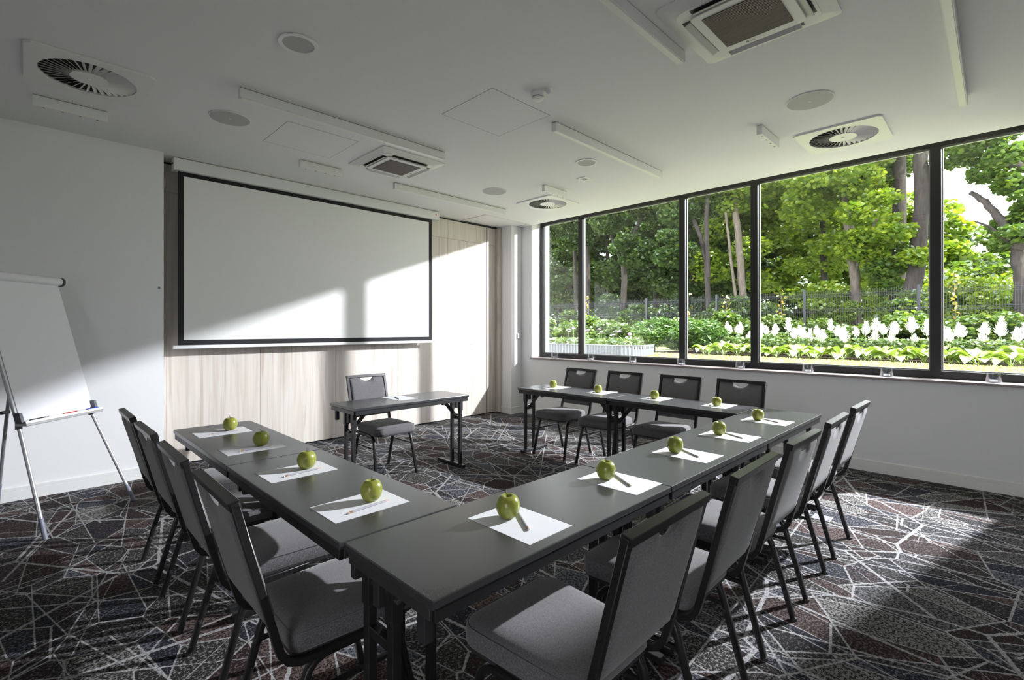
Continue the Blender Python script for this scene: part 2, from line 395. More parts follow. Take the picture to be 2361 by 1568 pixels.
# ---------------------------------------------------------------- mesh helpers
class MB:
    """collects shapes, then links them as ONE mesh object"""
    def __init__(s): s.v = []; s.f = []
    def add(s, vs, fs):
        o = len(s.v); s.v += [tuple(p) for p in vs]; s.f += [tuple(i+o for i in f) for f in fs]; return s
    def box(s, x0, x1, y0, y1, z0, z1):
        vs_ = [(x, y, z) for z in (z0, z1) for y in (y0, y1) for x in (x0, x1)]
        return s.add(vs_, [(0, 2, 3, 1), (4, 5, 7, 6), (0, 1, 5, 4), (2, 6, 7, 3), (0, 4, 6, 2), (1, 3, 7, 5)])
    def cyl(s, c, r, z0, z1, n=24, r2=None, caps=True):
        r2 = r if r2 is None else r2
        vs_ = []
        for z, rr in ((z0, r), (z1, r2)):
            vs_ += [(c[0]+rr*math.cos(2*PI*k/n), c[1]+rr*math.sin(2*PI*k/n), z) for k in range(n)]
        fs = [(k, (k+1) % n, n+(k+1) % n, n+k) for k in range(n)]
        if caps: fs += [tuple(range(n-1, -1, -1)), tuple(range(n, 2*n))]
        return s.add(vs_, fs)
    def ring(s, c, r0, r1, z0, z1, n=40):
        vs_ = []
        for z, rr in ((z0, r0), (z0, r1), (z1, r1), (z1, r0)):
            vs_ += [(c[0]+rr*math.cos(2*PI*k/n), c[1]+rr*math.sin(2*PI*k/n), z) for k in range(n)]
        fs = []
        for q in range(4):
            a = q*n; b = ((q+1) % 4)*n
            fs += [(a+k, b+k, b+(k+1) % n, a+(k+1) % n) for k in range(n)]
        return s.add(vs_, fs)
    def lathe(s, prof, n=28, c=(0, 0, 0), close=True):
        vs_ = []; m = len(prof)
        for r, z in prof:
            vs_ += [(c[0]+r*math.cos(2*PI*k/n), c[1]+r*math.sin(2*PI*k/n), c[2]+z) for k in range(n)]
        fs = [(q*n+k, q*n+(k+1) % n, (q+1)*n+(k+1) % n, (q+1)*n+k) for q in range(m-1) for k in range(n)]
        if close: fs += [tuple(range(n-1, -1, -1)), tuple(range((m-1)*n, m*n))]
        return s.add(vs_, fs)
    def tube(s, pts, r, n=8, prof=None, up=(0, 0, 1), r_end=None):
        """sweep along pts; prof = list of (a,b) section points, else a circle of radius r (may taper to r_end)"""
        P = [Vector(p) for p in pts]; m = len(P)
        up = Vector(up); vs_ = []
        sec = prof or [(math.cos(2*PI*k/n), math.sin(2*PI*k/n)) for k in range(n)]
        k_ = len(sec)
        for i, p in enumerate(P):
            t = ((P[min(i+1, m-1)]-p).normalized()+(p-P[max(i-1, 0)]).normalized())
            if t.length < 1e-6: t = P[min(i+1, m-1)]-P[max(i-1, 0)]
            t.normalize()
            u = up if abs(t.dot(up)) < 0.98 else Vector((1, 0, 0)) if abs(t.x) < 0.9 else Vector((0, 1, 0))
            a = t.cross(u).normalized(); b = a.cross(t).normalized()
            # keep the section's true size in mitred corners
            sc = 1.0
            if 0 < i < m-1:
                c_ = (P[i+1]-p).normalized().dot((p-P[i-1]).normalized())
                sc = 1/max(0.5, math.sqrt(max(0.0, (1+c_)/2)))
            rr = r if r_end is None else r+(r_end-r)*i/(m-1)
            for q in sec:
                vs_.append(p+a*q[0]*(1 if prof else rr)+b*q[1]*(sc if prof else rr))
        fs = [(i*k_+k, i*k_+(k+1) % k_, (i+1)*k_+(k+1) % k_, (i+1)*k_+k) for i in range(m-1) for k in range(k_)]
        fs += [tuple(range(k_-1, -1, -1)), tuple(range((m-1)*k_, m*k_))]
        return s.add(vs_, fs)
    def prism(s, poly, z0, z1):
        n = len(poly)
        vs_ = [(x, y, z0) for x, y in poly]+[(x, y, z1) for x, y in poly]
        return s.add(vs_, [tuple(range(n-1, -1, -1)), tuple(range(n, 2*n))]+[(k, (k+1) % n, n+(k+1) % n, n+k) for k in range(n)])
    def mesh(s, name, bevel=0.0, segs=2, smooth=None):
        me = bpy.data.meshes.new(name)
        me.from_pydata(s.v, [], s.f)
        bm = bmesh.new(); bm.from_mesh(me)
        bmesh.ops.recalc_face_normals(bm, faces=bm.faces)
        if bevel:
            es = [e for e in bm.edges if len(e.link_faces) == 2 and e.calc_face_angle(0) > 0.6]
            bmesh.ops.bevel(bm, geom=es, offset=bevel, segments=segs, affect='EDGES', profile=0.5, clamp_overlap=True)
        bm.to_mesh(me); bm.free()
        if smooth:
            for p in me.polygons: p.use_smooth = True
            me.set_sharp_from_angle(angle=math.radians(smooth))
        return me
    def build(s, name, mat, parent=None, bevel=0.0, segs=2, smooth=None, loc=None, rot=None):
        return obj(name, s.mesh(name, bevel, segs, smooth), mat, parent, loc, rot)
def obj(name, me, mat, parent=None, loc=None, rot=None):
    if not me.materials: me.materials.append(MATS[mat])
    o = bpy.data.objects.new(name, me)
    COL.objects.link(o)
    if parent: o.parent = parent
    if loc is not None: o.location = loc
    if rot is not None: o.rotation_euler = rot
    return o
def empty(name, loc=(0, 0, 0), rz=0.0):
    o = bpy.data.objects.new(name, None); COL.objects.link(o)
    o.location = loc; o.rotation_euler = (0, 0, rz); o.empty_display_size = 0.1
    return o
def tag(o, label=None, cat=None, group=None, kind=None):
    if label: o['label'] = label
    if cat: o['category'] = cat
    if group: o['group'] = group
    if kind: o['kind'] = kind
    return o
def copy_tree(o, parent=None):
    c = o.copy(); COL.objects.link(c)
    if parent: c.parent = parent
    for ch in list(o.children): copy_tree(ch, c)
    return c
def rrect(cx, cy, w, d, r, n=6):
    """rounded rectangle outline"""
    pts = []
    for (sx, sy, a0) in ((1, 1, 0), (-1, 1, PI/2), (-1, -1, PI), (1, -1, 1.5*PI)):
        for k in range(n+1):
            a = a0+PI/2*k/n
            pts.append((cx+sx*(w/2-r)+r*math.cos(a), cy+sy*(d/2-r)+r*math.sin(a)))
    return pts
def struct(o, label, cat):
    return tag(o, label, cat, kind='structure')

# ================================================================ THE ROOM
CZ = 3.11                                       # ceiling
XW = 5.89                                       # inner face of the window wall
# floor
struct(MB().box(-2.8, 5.95, -2.8, 6.1, -0.12, 0.0).build('floor', 'carpet'), 'dark carpet with criss-crossing pale lines covering the room floor', 'floor')
struct(MB().box(-2.8, XW, -2.8, 6.1, CZ, CZ+0.14).build('ceiling', 'ceiling_paint'), 'plain white painted ceiling over the whole room', 'ceiling')
struct(MB().box(-2.8, 0.94, 5.69, 6.15, 0, CZ+0.1).build('wall_left', 'wall_paint'), 'plain white wall behind the flip chart', 'wall')

def ring_wall(x0, x1, y0, y1, z0, z1, hy0, hy1, hz0, hz1):
    m = MB(); vs_ = []
    for x in (x0, x1):
        vs_ += [(x, y0, z0), (x, y1, z0), (x, y1, z1), (x, y0, z1), (x, hy0, hz0), (x, hy1, hz0), (x, hy1, hz1), (x, hy0, hz1)]
    fs = []
    for k in range(4):
        n = (k+1) % 4
        fs += [(k, n, 4+n, 4+k), (8+k, 12+k, 12+n, 8+n), (k, 8+k, 8+n, n), (4+k, 4+n, 12+n, 12+k)]
    return m.add(vs_, fs)
WY0, WY1, WZ0, WZ1 = -0.33, 5.43, 0.912, 3.20
struct(ring_wall(XW, 6.33, -2.8, 6.15, -0.12, 3.6, WY0, WY1, WZ0, WZ1).build('wall_right', 'wall_paint'), 'white wall below and around the long window', 'wall')
struct(MB().box(5.655, XW, 5.667, 6.0, 0, CZ).build('wall_corner', 'wall_paint', bevel=0.004), 'white pillar in the corner between screen wall and window', 'pillar')

# side wall; its unseen glazed door is added to let in fill light
DY0, DY1, DZ1 = -2.62, -0.46, 2.85
struct(ring_wall(-2.95, -2.8, -2.95, 6.15, -0.12, CZ+0.12, DY0, DY1, 0.0, DZ1).build('wall_side', 'wall_paint'), 'plain white side wall with an added, unseen fill-light door', 'wall')
dr = struct(empty('added_fill_door', (-2.875, (DY0+DY1)/2, 0)), 'unseen black-framed glazed door added in the side wall for fill light', 'door')
hw = (DY1-DY0)/2
ring_wall(-0.03, 0.03, -hw, hw, 0, DZ1, -hw+0.05, hw-0.05, 0.05, DZ1-0.05).build('fill_door_frame', 'black_frame', dr)
for s_ in (-1, 1):
    a_, b_ = sorted((s_*0.01, s_*(hw-0.05)))
    lf_ = ring_wall(-0.02, 0.02, a_, b_, 0.05, DZ1-0.05, a_+0.07, b_-0.07, 0.14, DZ1-0.13).build('fill_door_leaf', 'black_frame', dr)
    MB().box(-0.002, 0.002, a_+0.07, b_-0.07, 0.14, DZ1-0.13).build('pane', 'window_glass', lf_)
    MB().tube([(0.02, s_*0.05, 1.05), (0.055, s_*0.05, 1.05), (0.055, s_*0.16, 1.05)], 0.008, 8).build('handle', 'chrome', lf_)
struct(MB().box(-14, -2.95, -8, 10, -0.15, -0.03).build('terrace', 'gravel'), 'unseen gravel ground added outside the fill-light door', 'terrace')  # unseen ground, added along with the fill-light door

struct(MB().box(-2.8, 6.33, -2.95, -2.8, 0, CZ+0.1).build('wall_front', 'wall_paint'), 'plain white wall facing the projection screen', 'wall')

# back wall: folding partition of pale oak panels on a dark carcass
wb = struct(MB().box(0.94, XW, 6.02, 6.15, 0, CZ+0.1).build('wall_back', 'black_frame'), 'folding partition wall of pale oak panels behind the projection screen', 'wall')
xs_ = [0.94, 1.014, 1.903, 2.802, 3.710, 4.597, 5.390, 5.885]
for i in range(7):
    a, b = xs_[i]+0.0012, xs_[i+1]-0.0012
    if i == 6: a += 0.012
    for z0, z1 in ((0.014, 2.797), (2.800, 3.085)):
        o = MB().box(a, b, 5.99, 6.02, z0, z1).build('panel', 'panel_oak', wb, bevel=0.0015, segs=1)
MB().box(5.387, 5.405, 5.984, 6.02, 0.014, 3.09).build('edge_profile', 'profile_brown', wb)
MB().box(5.60, 5.655, 5.90, 5.99, 0.012, 3.10).build('jamb', 'panel_oak', wb, bevel=0.003)
tag(MB().box(4.9, 5.60, 5.96, 6.02, 3.092, 3.108).build('track', 'black_frame', wb), 'black partition track under the ceiling')

def baseboard(name, pts, label):
    # profile (outward, z) swept along a straight or angled run; pts go with the room on their left-hand side
    prof = [(0, 0), (0.014, 0), (0.014, 0.078), (0.011, 0.080), (0.014, 0.082), (0.014, 0.085), (0.011, 0.087), (0.014, 0.089), (0.014, 0.108), (0.004, 0.114), (0, 0.114)]
    m = MB(); n = len(prof); vs_ = []
    for p in pts:
        for d, z in prof: vs_.append((p[0]+p[2]*d, p[1]+p[3]*d, z))
    fs = [(i*n+k, i*n+(k+1) % n, (i+1)*n+(k+1) % n, (i+1)*n+k) for i in range(len(pts)-1) for k in range(n)]
    fs += [tuple(range(n)), tuple(range((len(pts)-1)*n, len(pts)*n))]
    m.add(vs_, fs)
    return struct(m.build(name, 'baseboard_paint'), label, 'baseboard')
baseboard('baseboard_left', [(-2.8, 5.69, 0, -1), (0.94, 5.69, 0, -1)], 'white grooved skirting board under the flip chart wall')
baseboard('baseboard_right', [(XW, -2.8, -1, 0), (XW, 5.667, -1, -1), (5.655, 5.667, -1, -1), (5.655, 5.985, -1, 0)], 'white grooved skirting board along the window wall and pillar')

# ---------------------------------------------------------------- the long window
win = struct(empty('window_1', (6.135, 2.46, WZ0)), 'long black-framed window with six panes looking onto the garden', 'window')
fz0, fz1 = 0.935, 3.20
def wchild(m, name, mat, **k):
    o = m.build(name, mat, None, **k)
    o.parent = win; o.matrix_parent_inverse = Matrix.Translation(-Vector(win.location))
    return o
FX0, FX1 = 6.10, 6.175
wchild(MB().box(FX0, FX1, WY0, WY1, fz0, 1.007), 'bottom_rail', 'black_frame', bevel=0.003)
wchild(MB().box(FX0, FX1, WY0, WY1, 3.127, fz1), 'top_rail', 'black_frame', bevel=0.003)
wchild(MB().box(FX0, FX1, WY1-0.078, WY1, 1.007, 3.127), 'side_rail', 'black_frame', bevel=0.003)
wchild(MB().box(FX0, FX1, WY0, WY0+0.078, 1.007, 3.127), 'side_rail', 'black_frame', bevel=0.003)
mul = [4.590, 2.933, 2.041, 0.419]
for y in mul:
    wchild(MB().box(FX0-0.012, FX1, y-0.041, y+0.041, 1.003, 3.13), 'mullion', 'black_frame', bevel=0.003)
edges = [WY0+0.078]+sorted([y+s*0.041 for y in mul for s in (-1, 1)])+[WY1-0.078]
for i in range(0, len(edges), 2):
    a, b = edges[i], edges[i+1]
    wchild(MB().box(6.138, 6.140, a, b, 1.007, 3.127), 'pane', 'window_glass')
    g = MB(); t = 0.012
    gs = wchild(ring_wall(6.128, 6.150, a, b, 1.007, 3.127, a+t, b-t, 1.007+t, 3.127-t), 'gasket', 'gasket')
struct(MB().box(5.862, 6.10, WY0-0.02, 5.45, 0.912, 0.936).build('trim_1', 'sill_wood', bevel=0.004), 'dark wooden window sill with pale sheen holding glass candle cups', 'window sill')
struct(MB().box(6.175, 6.36, WY0, WY1, 0.88, 0.93).build('trim_2', 'black_frame'), 'black metal sill outside the long window', 'window sill')

# ================================================================ ON THE CEILING
def linear_light(x0, x1, y, label):
    t = empty('linear_light', ((x0+x1)/2, y, CZ)); L = (x1-x0)/2
    MB().box(-L, L, -0.026, 0.026, -0.070, -0.004).build('housing', 'lamp_body', t, bevel=0.002, segs=1)
    MB().box(-L+0.012, L-0.012, -0.019, 0.019, -0.0735, -0.069).build('diffuser', 'lamp_diffuser', t, bevel=0.0015, segs=1)
    MB().box(-L+0.004, L-0.004, -0.022, 0.022, -0.004, 0.0).build('mounting_plate', 'seam_dark', t)
    return tag(t, label, 'ceiling light', 'long linear ceiling lights')
linear_light(1.066, 2.857, 3.795, 'long white linear ceiling light above the far left tables')
linear_light(3.076, 4.868, 2.590, 'long white linear ceiling light next to the smoke detector')
linear_light(3.036, 4.834, 4.985, 'long white linear ceiling light closest to the projection screen')
linear_light(1.070, 2.862, 1.383, 'long white linear ceiling light beside the big air conditioner')
linear_light(3.070, 4.862, 0.182, 'long white linear ceiling light nearest the window at top right')

def spot_bar(x0, x1, y, label):
    t = empty('spot_bar', ((x0+x1)/2, y, CZ)); L = (x1-x0)/2
    MB().box(-L, L, -0.022, 0.022, -0.078, -0.003).build('housing', 'white_plastic', t, bevel=0.002, segs=1)
    MB().box(-L+0.004, L-0.004, -0.018, 0.018, -0.003, 0.0).build('mounting_plate', 'seam_dark', t)
    for k in range(4):
        x = -L+2*L*(k+0.62)/4.25
        MB().ring((x, 0), 0.009, 0.013, -0.0795, -0.077, 16).build('bezel', 'white_plastic', t)
        MB().cyl((x, 0), 0.0095, -0.0787, -0.0775, 16).build('lens', 'hole_dark', t)
    return tag(t, label, 'spotlight bar', 'short four-eye spotlight bars')
spot_bar(0.032, 0.457, 4.965, 'short white four-eye spotlight bar below the left swirl vent')
spot_bar(1.948, 2.385, 4.978, 'short white four-eye spotlight bar above the projection screen')
spot_bar(4.329, 4.755, 3.805, 'short white four-eye spotlight bar beside the far swirl vent')
spot_bar(4.336, 4.793, 1.412, 'short white four-eye spotlight bar beside the near window swirl vent')

# swirl vents: one vane mesh, 36 vanes each
vm = MB()
r0, r1 = 0.098, 0.252
vm.add([(r0, 0.0005, 0.001), (r1, 0.0005, 0.001), (r1, -0.034, 0.026), (r0, -0.0125, 0.011), (r0, 0.001, 0.002), (r1, 0.001, 0.002), (r1, -0.0325, 0.028), (r0, -0.011, 0.013)],
       [(0, 1, 2, 3), (4, 7, 6, 5), (0, 4, 5, 1), (3, 2, 6, 7), (1, 5, 6, 2), (0, 3, 7, 4)])
VANE = vm.mesh('vane')
def swirl_vent(x, y, label):
    t = empty('swirl_vent', (x, y, CZ))
    n = 60; h = 0.318; m = MB(); vs_ = []
    sq = []
    for k in range(n):
        a = 2*PI*k/n+PI/n*0
        c, s = math.cos(a), math.sin(a); q = h/max(abs(c), abs(s)); sq.append((c*q, s*q))
    for z in (-0.014, 0.0):
        vs_ += [(p[0], p[1], z) for p in sq]
        vs_ += [(0.254*math.cos(2*PI*k/n), 0.254*math.sin(2*PI*k/n), z) for k in range(n)]
    fs = []
    for k in range(n):
        q = (k+1) % n
        fs += [(k, q, n+q, n+k), (2*n+k, 3*n+k, 3*n+q, 2*n+q), (k, 2*n+k, 2*n+q, q), (n+k, n+q, 3*n+q, 3*n+k)]
    m.add(vs_, fs).build('plate', 'vent_white', t)
    MB().cyl((0, 0), 0.255, -0.001, 0.03, 48).build('duct', 'vent_dark', t)
    hub = MB().cyl((0, 0), 0.102, -0.014, -0.002, 40).build('hub', 'vent_white', t)
    MB().cyl((0, 0), 0.009, -0.020, -0.014, 12, 0.011).build('screw', 'wax', hub)
    for k in range(36):
        o = obj('vane', VANE, 'vent_white', t, (0, 0, -0.034), (0, 0, 2*PI*k/36))
        o.location = (0, 0, -0.0145)
    return tag(t, label, 'air vent', 'square swirl ceiling vents')
swirl_vent(0.305, 4.350, 'square white swirl air vent at the left end of the ceiling')
swirl_vent(5.010, 4.325, 'square white swirl air vent in the far corner by the window')
swirl_vent(5.105, 0.970, 'square white swirl air vent at the near right, lit green by the garden')

def speaker(x, y, r, rim, label):
    t = empty('ceiling_speaker', (x, y, CZ))
    MB().ring((0, 0), r-rim, r, -0.008, 0.0, 48).build('rim', 'white_plastic', t, bevel=0.002, segs=1)
    g = MB().cyl((0, 0), r-rim+0.001, -0.007 if rim < 0.01 else -0.004, 0.0, 48).build('grille', 'speaker_mesh', t)
    if rim < 0.01:
        MB().cyl((0, 0), 0.006, -0.010, -0.006, 12).build('badge', 'white_plastic', g)
    return tag(t, label, 'speaker', 'round ceiling speakers')
speaker(1.152, 2.957, 0.112, 0.024, 'round ceiling speaker with a broad white rim, nearest the camera')
speaker(1.166, 4.389, 0.148, 0.006, 'thin-rimmed round ceiling speaker beside the left swirl vent')
speaker(4.053, 2.978, 0.112, 0.022, 'round ceiling speaker with a broad white rim under the middle linear light')
speaker(4.105, 4.412, 0.150, 0.006, 'thin-rimmed round ceiling speaker near the far swirl vent')
speaker(4.130, 0.993, 0.155, 0.006, 'thin-rimmed round ceiling speaker at right above the garden window')

def text_mesh(txt, size, name='lettering'):
    cu = bpy.data.curves.new(name, 'FONT'); cu.body = txt; cu.size = size; cu.extrude = 0.0004; cu.align_x = 'LEFT'
    o = bpy.data.objects.new(name, cu); COL.objects.link(o)
    bpy.context.view_layer.update()
    dg = bpy.context.evaluated_depsgraph_get()
    me = bpy.data.meshes.new_from_object(o.evaluated_get(dg))
    bpy.data.objects.remove(o)
    return me

def cassette(x, y, label):
    t = empty('air_conditioner', (x, y, CZ))
    n = 6
    def frame_ring(w0, r0_, w1, r1_, z0, z1, name, mat):
        A = rrect(0, 0, w0, w0, r0_, n); B = rrect(0, 0, w1, w1, r1_, n); m = MB(); k_ = len(A)
        vs_ = [(p[0], p[1], z0) for p in A]+[(p[0], p[1], z1) for p in B]+[(p[0], p[1], 0.0) for p in A]
        fs = []
        for k in range(k_):
            q = (k+1) % k_
            fs += [(k, q, k_+q, k_+k), (k, 2*k_+k, 2*k_+q, q)]
        return m.add(vs_, fs).build(name, mat, t)
    frame_ring(0.72, 0.03, 0.585, 0.07, -0.008, -0.030, 'outer_frame', 'ac_white')
    MB().prism(rrect(0, 0, 0.585, 0.585, 0.07), -0.033, -0.004).build('inner_frame', 'ac_white', t, bevel=0.002, segs=1)
    MB().prism(rrect(0, 0, 0.455, 0.455, 0.03), -0.046, -0.030).build('centre_panel', 'ac_white', t, bevel=0.003)
    for k in range(4):
        a = k*PI/2
        s = MB().box(-0.20, 0.20, 0.232, 0.276, -0.0345, -0.031).build('air_slot', 'ac_slot', t, rot=(0, 0, a))
        v = MB(); v.add([(-0.19, 0.236, -0.036), (0.19, 0.236, -0.036), (0.19, 0.268, -0.050), (-0.19, 0.268, -0.050), (-0.19, 0.234, -0.039), (0.19, 0.234, -0.039), (0.19, 0.266, -0.053), (-0.19, 0.266, -0.053)],
              [(0, 1, 2, 3), (4, 7, 6, 5), (0, 4, 5, 1), (2, 6, 7, 3), (1, 5, 6, 2), (0, 3, 7, 4)])
        v.build('vane', 'ac_vane', s)
    g = MB().box(-0.18, 0.17, -0.175, 0.175, -0.0475, -0.045).build('grille', 'ac_grille_gap', t)
    sl = MB().box(-0.004, 0.004, -0.175, 0.175, -0.051, -0.047).mesh('slat')
    for k in range(28):
        obj('slat', sl, 'ac_grille', g, (-0.174+k*0.0125, 0, 0))
    # display and brand mark on the side nearest the window
    MB().box(0.192, 0.205, -0.115, -0.055, -0.0468, -0.0455).build('display', 'marker_white', t)
    lg = MB().cyl((0.200, 0.072), 0.009, -0.0466, -0.0455, 20).build('logo', 'logo_grey', t)
    me = text_mesh('LG', 0.022)
    o = obj('lettering', me, 'logo_grey', t)
    o.matrix_local = Matrix.Translation((0.207, 0.058, -0.0466)) @ Matrix(((0, -1, 0, 0), (-1, 0, 0, 0), (0, 0, -1, 0), (0, 0, 0, 1)))
    return tag(t, label, 'air conditioner', 'ceiling cassette air conditioners')
cassette(2.705, 4.385, 'white ceiling cassette air conditioner above the projection screen side')
cassette(2.745, 0.950, 'big white ceiling cassette air conditioner cut by the top edge')

def hatch(x0, x1, y0, y1, label, gap=0.003, frame=None):
    t = empty('access_hatch', ((x0+x1)/2, (y0+y1)/2, CZ)); w, d = (x1-x0)/2, (y1-y0)/2
    m = ring_wall(-0.0008, 0.0, -w, w, -d, d, -w+gap, w-gap, -d+gap, d-gap)
    m.v = [(p[1], p[2], p[0]) for p in m.v]
    m.build('joint', 'seam_dark', t)
    MB().box(-w+gap, w-gap, -d+gap, d-gap, -0.0010, 0.0).build('panel', 'ceiling_paint', t)
    if frame:
        m = ring_wall(-0.006, 0.0, -w-frame, w+frame, -d-frame, d+frame, -w-0.002, w+0.002, -d-0.002, d+0.002)
        m.v = [(p[1], p[2], p[0]) for p in m.v]
        m.build('frame', 'lamp_body', t)
    return tag(t, label, 'access hatch')
hatch(1.518, 2.142, 4.118, 4.715, 'flush square access hatch beside the long linear light')
hatch(2.332, 2.955, 2.528, 3.122, 'flush square access hatch next to the smoke detector')
hatch(4.87, 5.78, 5.43, 5.97, 'framed ceiling hatch above the oak partition', 0.006, 0.03)

t = tag(empty('smoke_detector', (2.618, 2.354, CZ)), 'white round smoke detector on the ceiling', 'smoke detector')
MB().lathe([(0.050, 0), (0.050, -0.018), (0.047, -0.030)][::-1], 32).build('base', 'white_plastic', t, smooth=40)
MB().lathe([(0.040, -0.036), (0.040, -0.028)], 32).build('sensor_gap', 'hole_dark', t)
MB().lathe([(0.018, -0.052), (0.038, -0.047), (0.044, -0.038), (0.044, -0.036)], 32).build('cap', 'white_plastic', t, smooth=40)
t = tag(empty('indicator_lamp', (2.632, 2.262, CZ)), 'tiny white indicator dome beside the smoke detector', 'indicator lamp')
MB().lathe([(0.024, -0.020), (0.026, -0.004), (0.026, 0)], 24).build('base', 'white_plastic', t, smooth=40)
MB().lathe([(0.006, -0.032), (0.015, -0.027), (0.018, -0.019)], 20).build('dome', 'lamp_body', t, smooth=60)
t = tag(empty('emergency_light', (4.473, 3.318, CZ)), 'small square white emergency light beyond the middle linear light', 'emergency light')
m = ring_wall(-0.010, 0, -0.062, 0.062, -0.062, 0.062, -0.032, 0.032, -0.032, 0.032); m.v = [(p[1], p[2], p[0]) for p in m.v]
m.build('frame', 'white_plastic', t, bevel=0.002, segs=1)
MB().box(-0.033, 0.033, -0.033, 0.033, -0.004, 0).build('lens', 'speaker_mesh', t)

# ================================================================ PROJECTION SCREEN
t = tag(empty('projection_screen', (2.62, 5.80, 1.205)), 'large pull-down projection screen with black border on the oak wall', 'projection screen')
def ch(m, name, mat, **k):
    o = m.build(name, mat, None, **k); o.parent = t; o.matrix_parent_inverse = Matrix.Translation(-Vector(t.location)); return o
ch(MB().box(1.050, 4.243, 5.752, 5.868, 2.985, 3.104), 'casing', 'casing_white', bevel=0.004)
ch(MB().box(1.034, 1.050, 5.75, 5.87, 2.982, 3.106), 'end_cap', 'white_plastic', bevel=0.003)
ch(MB().box(4.243, 4.258, 5.75, 5.87, 2.982, 3.106), 'end_cap', 'white_plastic', bevel=0.003)
ch(MB().box(1.028, 1.035, 5.795, 5.812, 3.045, 3.06), 'screw', 'dark_plastic')
ch(MB().box(4.19, 4.205, 5.7505, 5.752, 3.045, 3.066), 'badge', 'marker_red')
ch(MB().box(1.077, 4.160, 5.803, 5.806, 1.238, 2.988), 'border', 'screen_black')
ch(MB().box(1.126, 4.107, 5.801, 5.803, 1.293, 2.942), 'sheet', 'screen_white')
ch(MB().box(1.046, 4.186, 5.788, 5.818, 1.206, 1.240), 'weight_bar', 'casing_white', bevel=0.004)
ch(MB().box(1.036, 1.046, 5.786, 5.820, 1.205, 1.241), 'bar_cap', 'white_plastic', bevel=0.003)
ch(MB().box(4.186, 4.196, 5.786, 5.820, 1.205, 1.241), 'bar_cap', 'white_plastic', bevel=0.003)

# thermostat on the pillar, switch on the partition, floor parts
t = tag(empty('thermostat', (5.808, 5.667, 1.285)), 'small white thermostat on the corner pillar', 'thermostat')
MB().box(-0.045, 0.045, -0.012, 0, -0.045, 0.045).build('base', 'white_plastic', t, bevel=0.004)
MB().box(-0.030, 0.045, -0.030, -0.012, -0.042, 0.042).build('cover', 'white_plastic', t, bevel=0.006)
t = tag(empty('wall_switch', (5.098, 5.99, 1.13)), 'tiny white switch plate on the oak partition', 'switch')
MB().box(-0.026, 0.026, -0.008, 0, -0.032, 0.032).build('plate', 'white_plastic', t, bevel=0.002)
MB().box(-0.014, 0.014, -0.012, -0.008, -0.022, 0.022).build('rocker', 'white_plastic', t, bevel=0.001)
t = tag(empty('wall_hook', (0.905, 5.69, 1.80)), 'tiny grey hook on the white wall beside the partition', 'hook')
MB().box(-0.008, 0.008, -0.003, 0, -0.010, 0.010).build('plate', 'zinc', t)
MB().tube([(0, -0.002, 0.002), (0, -0.014, 0.0), (0, -0.016, 0.008)], 0.002, 6).build('peg', 'zinc', t)
t = tag(empty('floor_box', (4.18, 0.925, 0)), 'small grey metal floor socket lid among the chairs by the window', 'floor socket')
MB().box(-0.06, 0.06, -0.06, 0.06, 0, 0.006).build('lid', 'aluminium', t, bevel=0.002)
MB().box(-0.03, 0.03, -0.052, -0.044, 0.006, 0.009).build('handle', 'zinc', t)
t = tag(empty('floor_grille', (5.73, 3.3, 0)), 'dark slatted convector grille set in the floor below the window', 'floor grille')
MB().box(-0.13, 0.13, -1.75, 1.75, 0.0005, 0.003).build('trench', 'trench_dark', t)
for s in (-1, 1): MB().box(s*0.13-0.008, s*0.13+0.008, -1.76, 1.76, 0, 0.010).build('edge_rail', 'grille_metal', t)
sl = MB().box(-0.122, 0.122, -0.006, 0.006, 0.003, 0.009).mesh('slat')
for k in range(116): obj('slat', sl, 'grille_metal', t, (0, -1.73+k*0.03, 0))

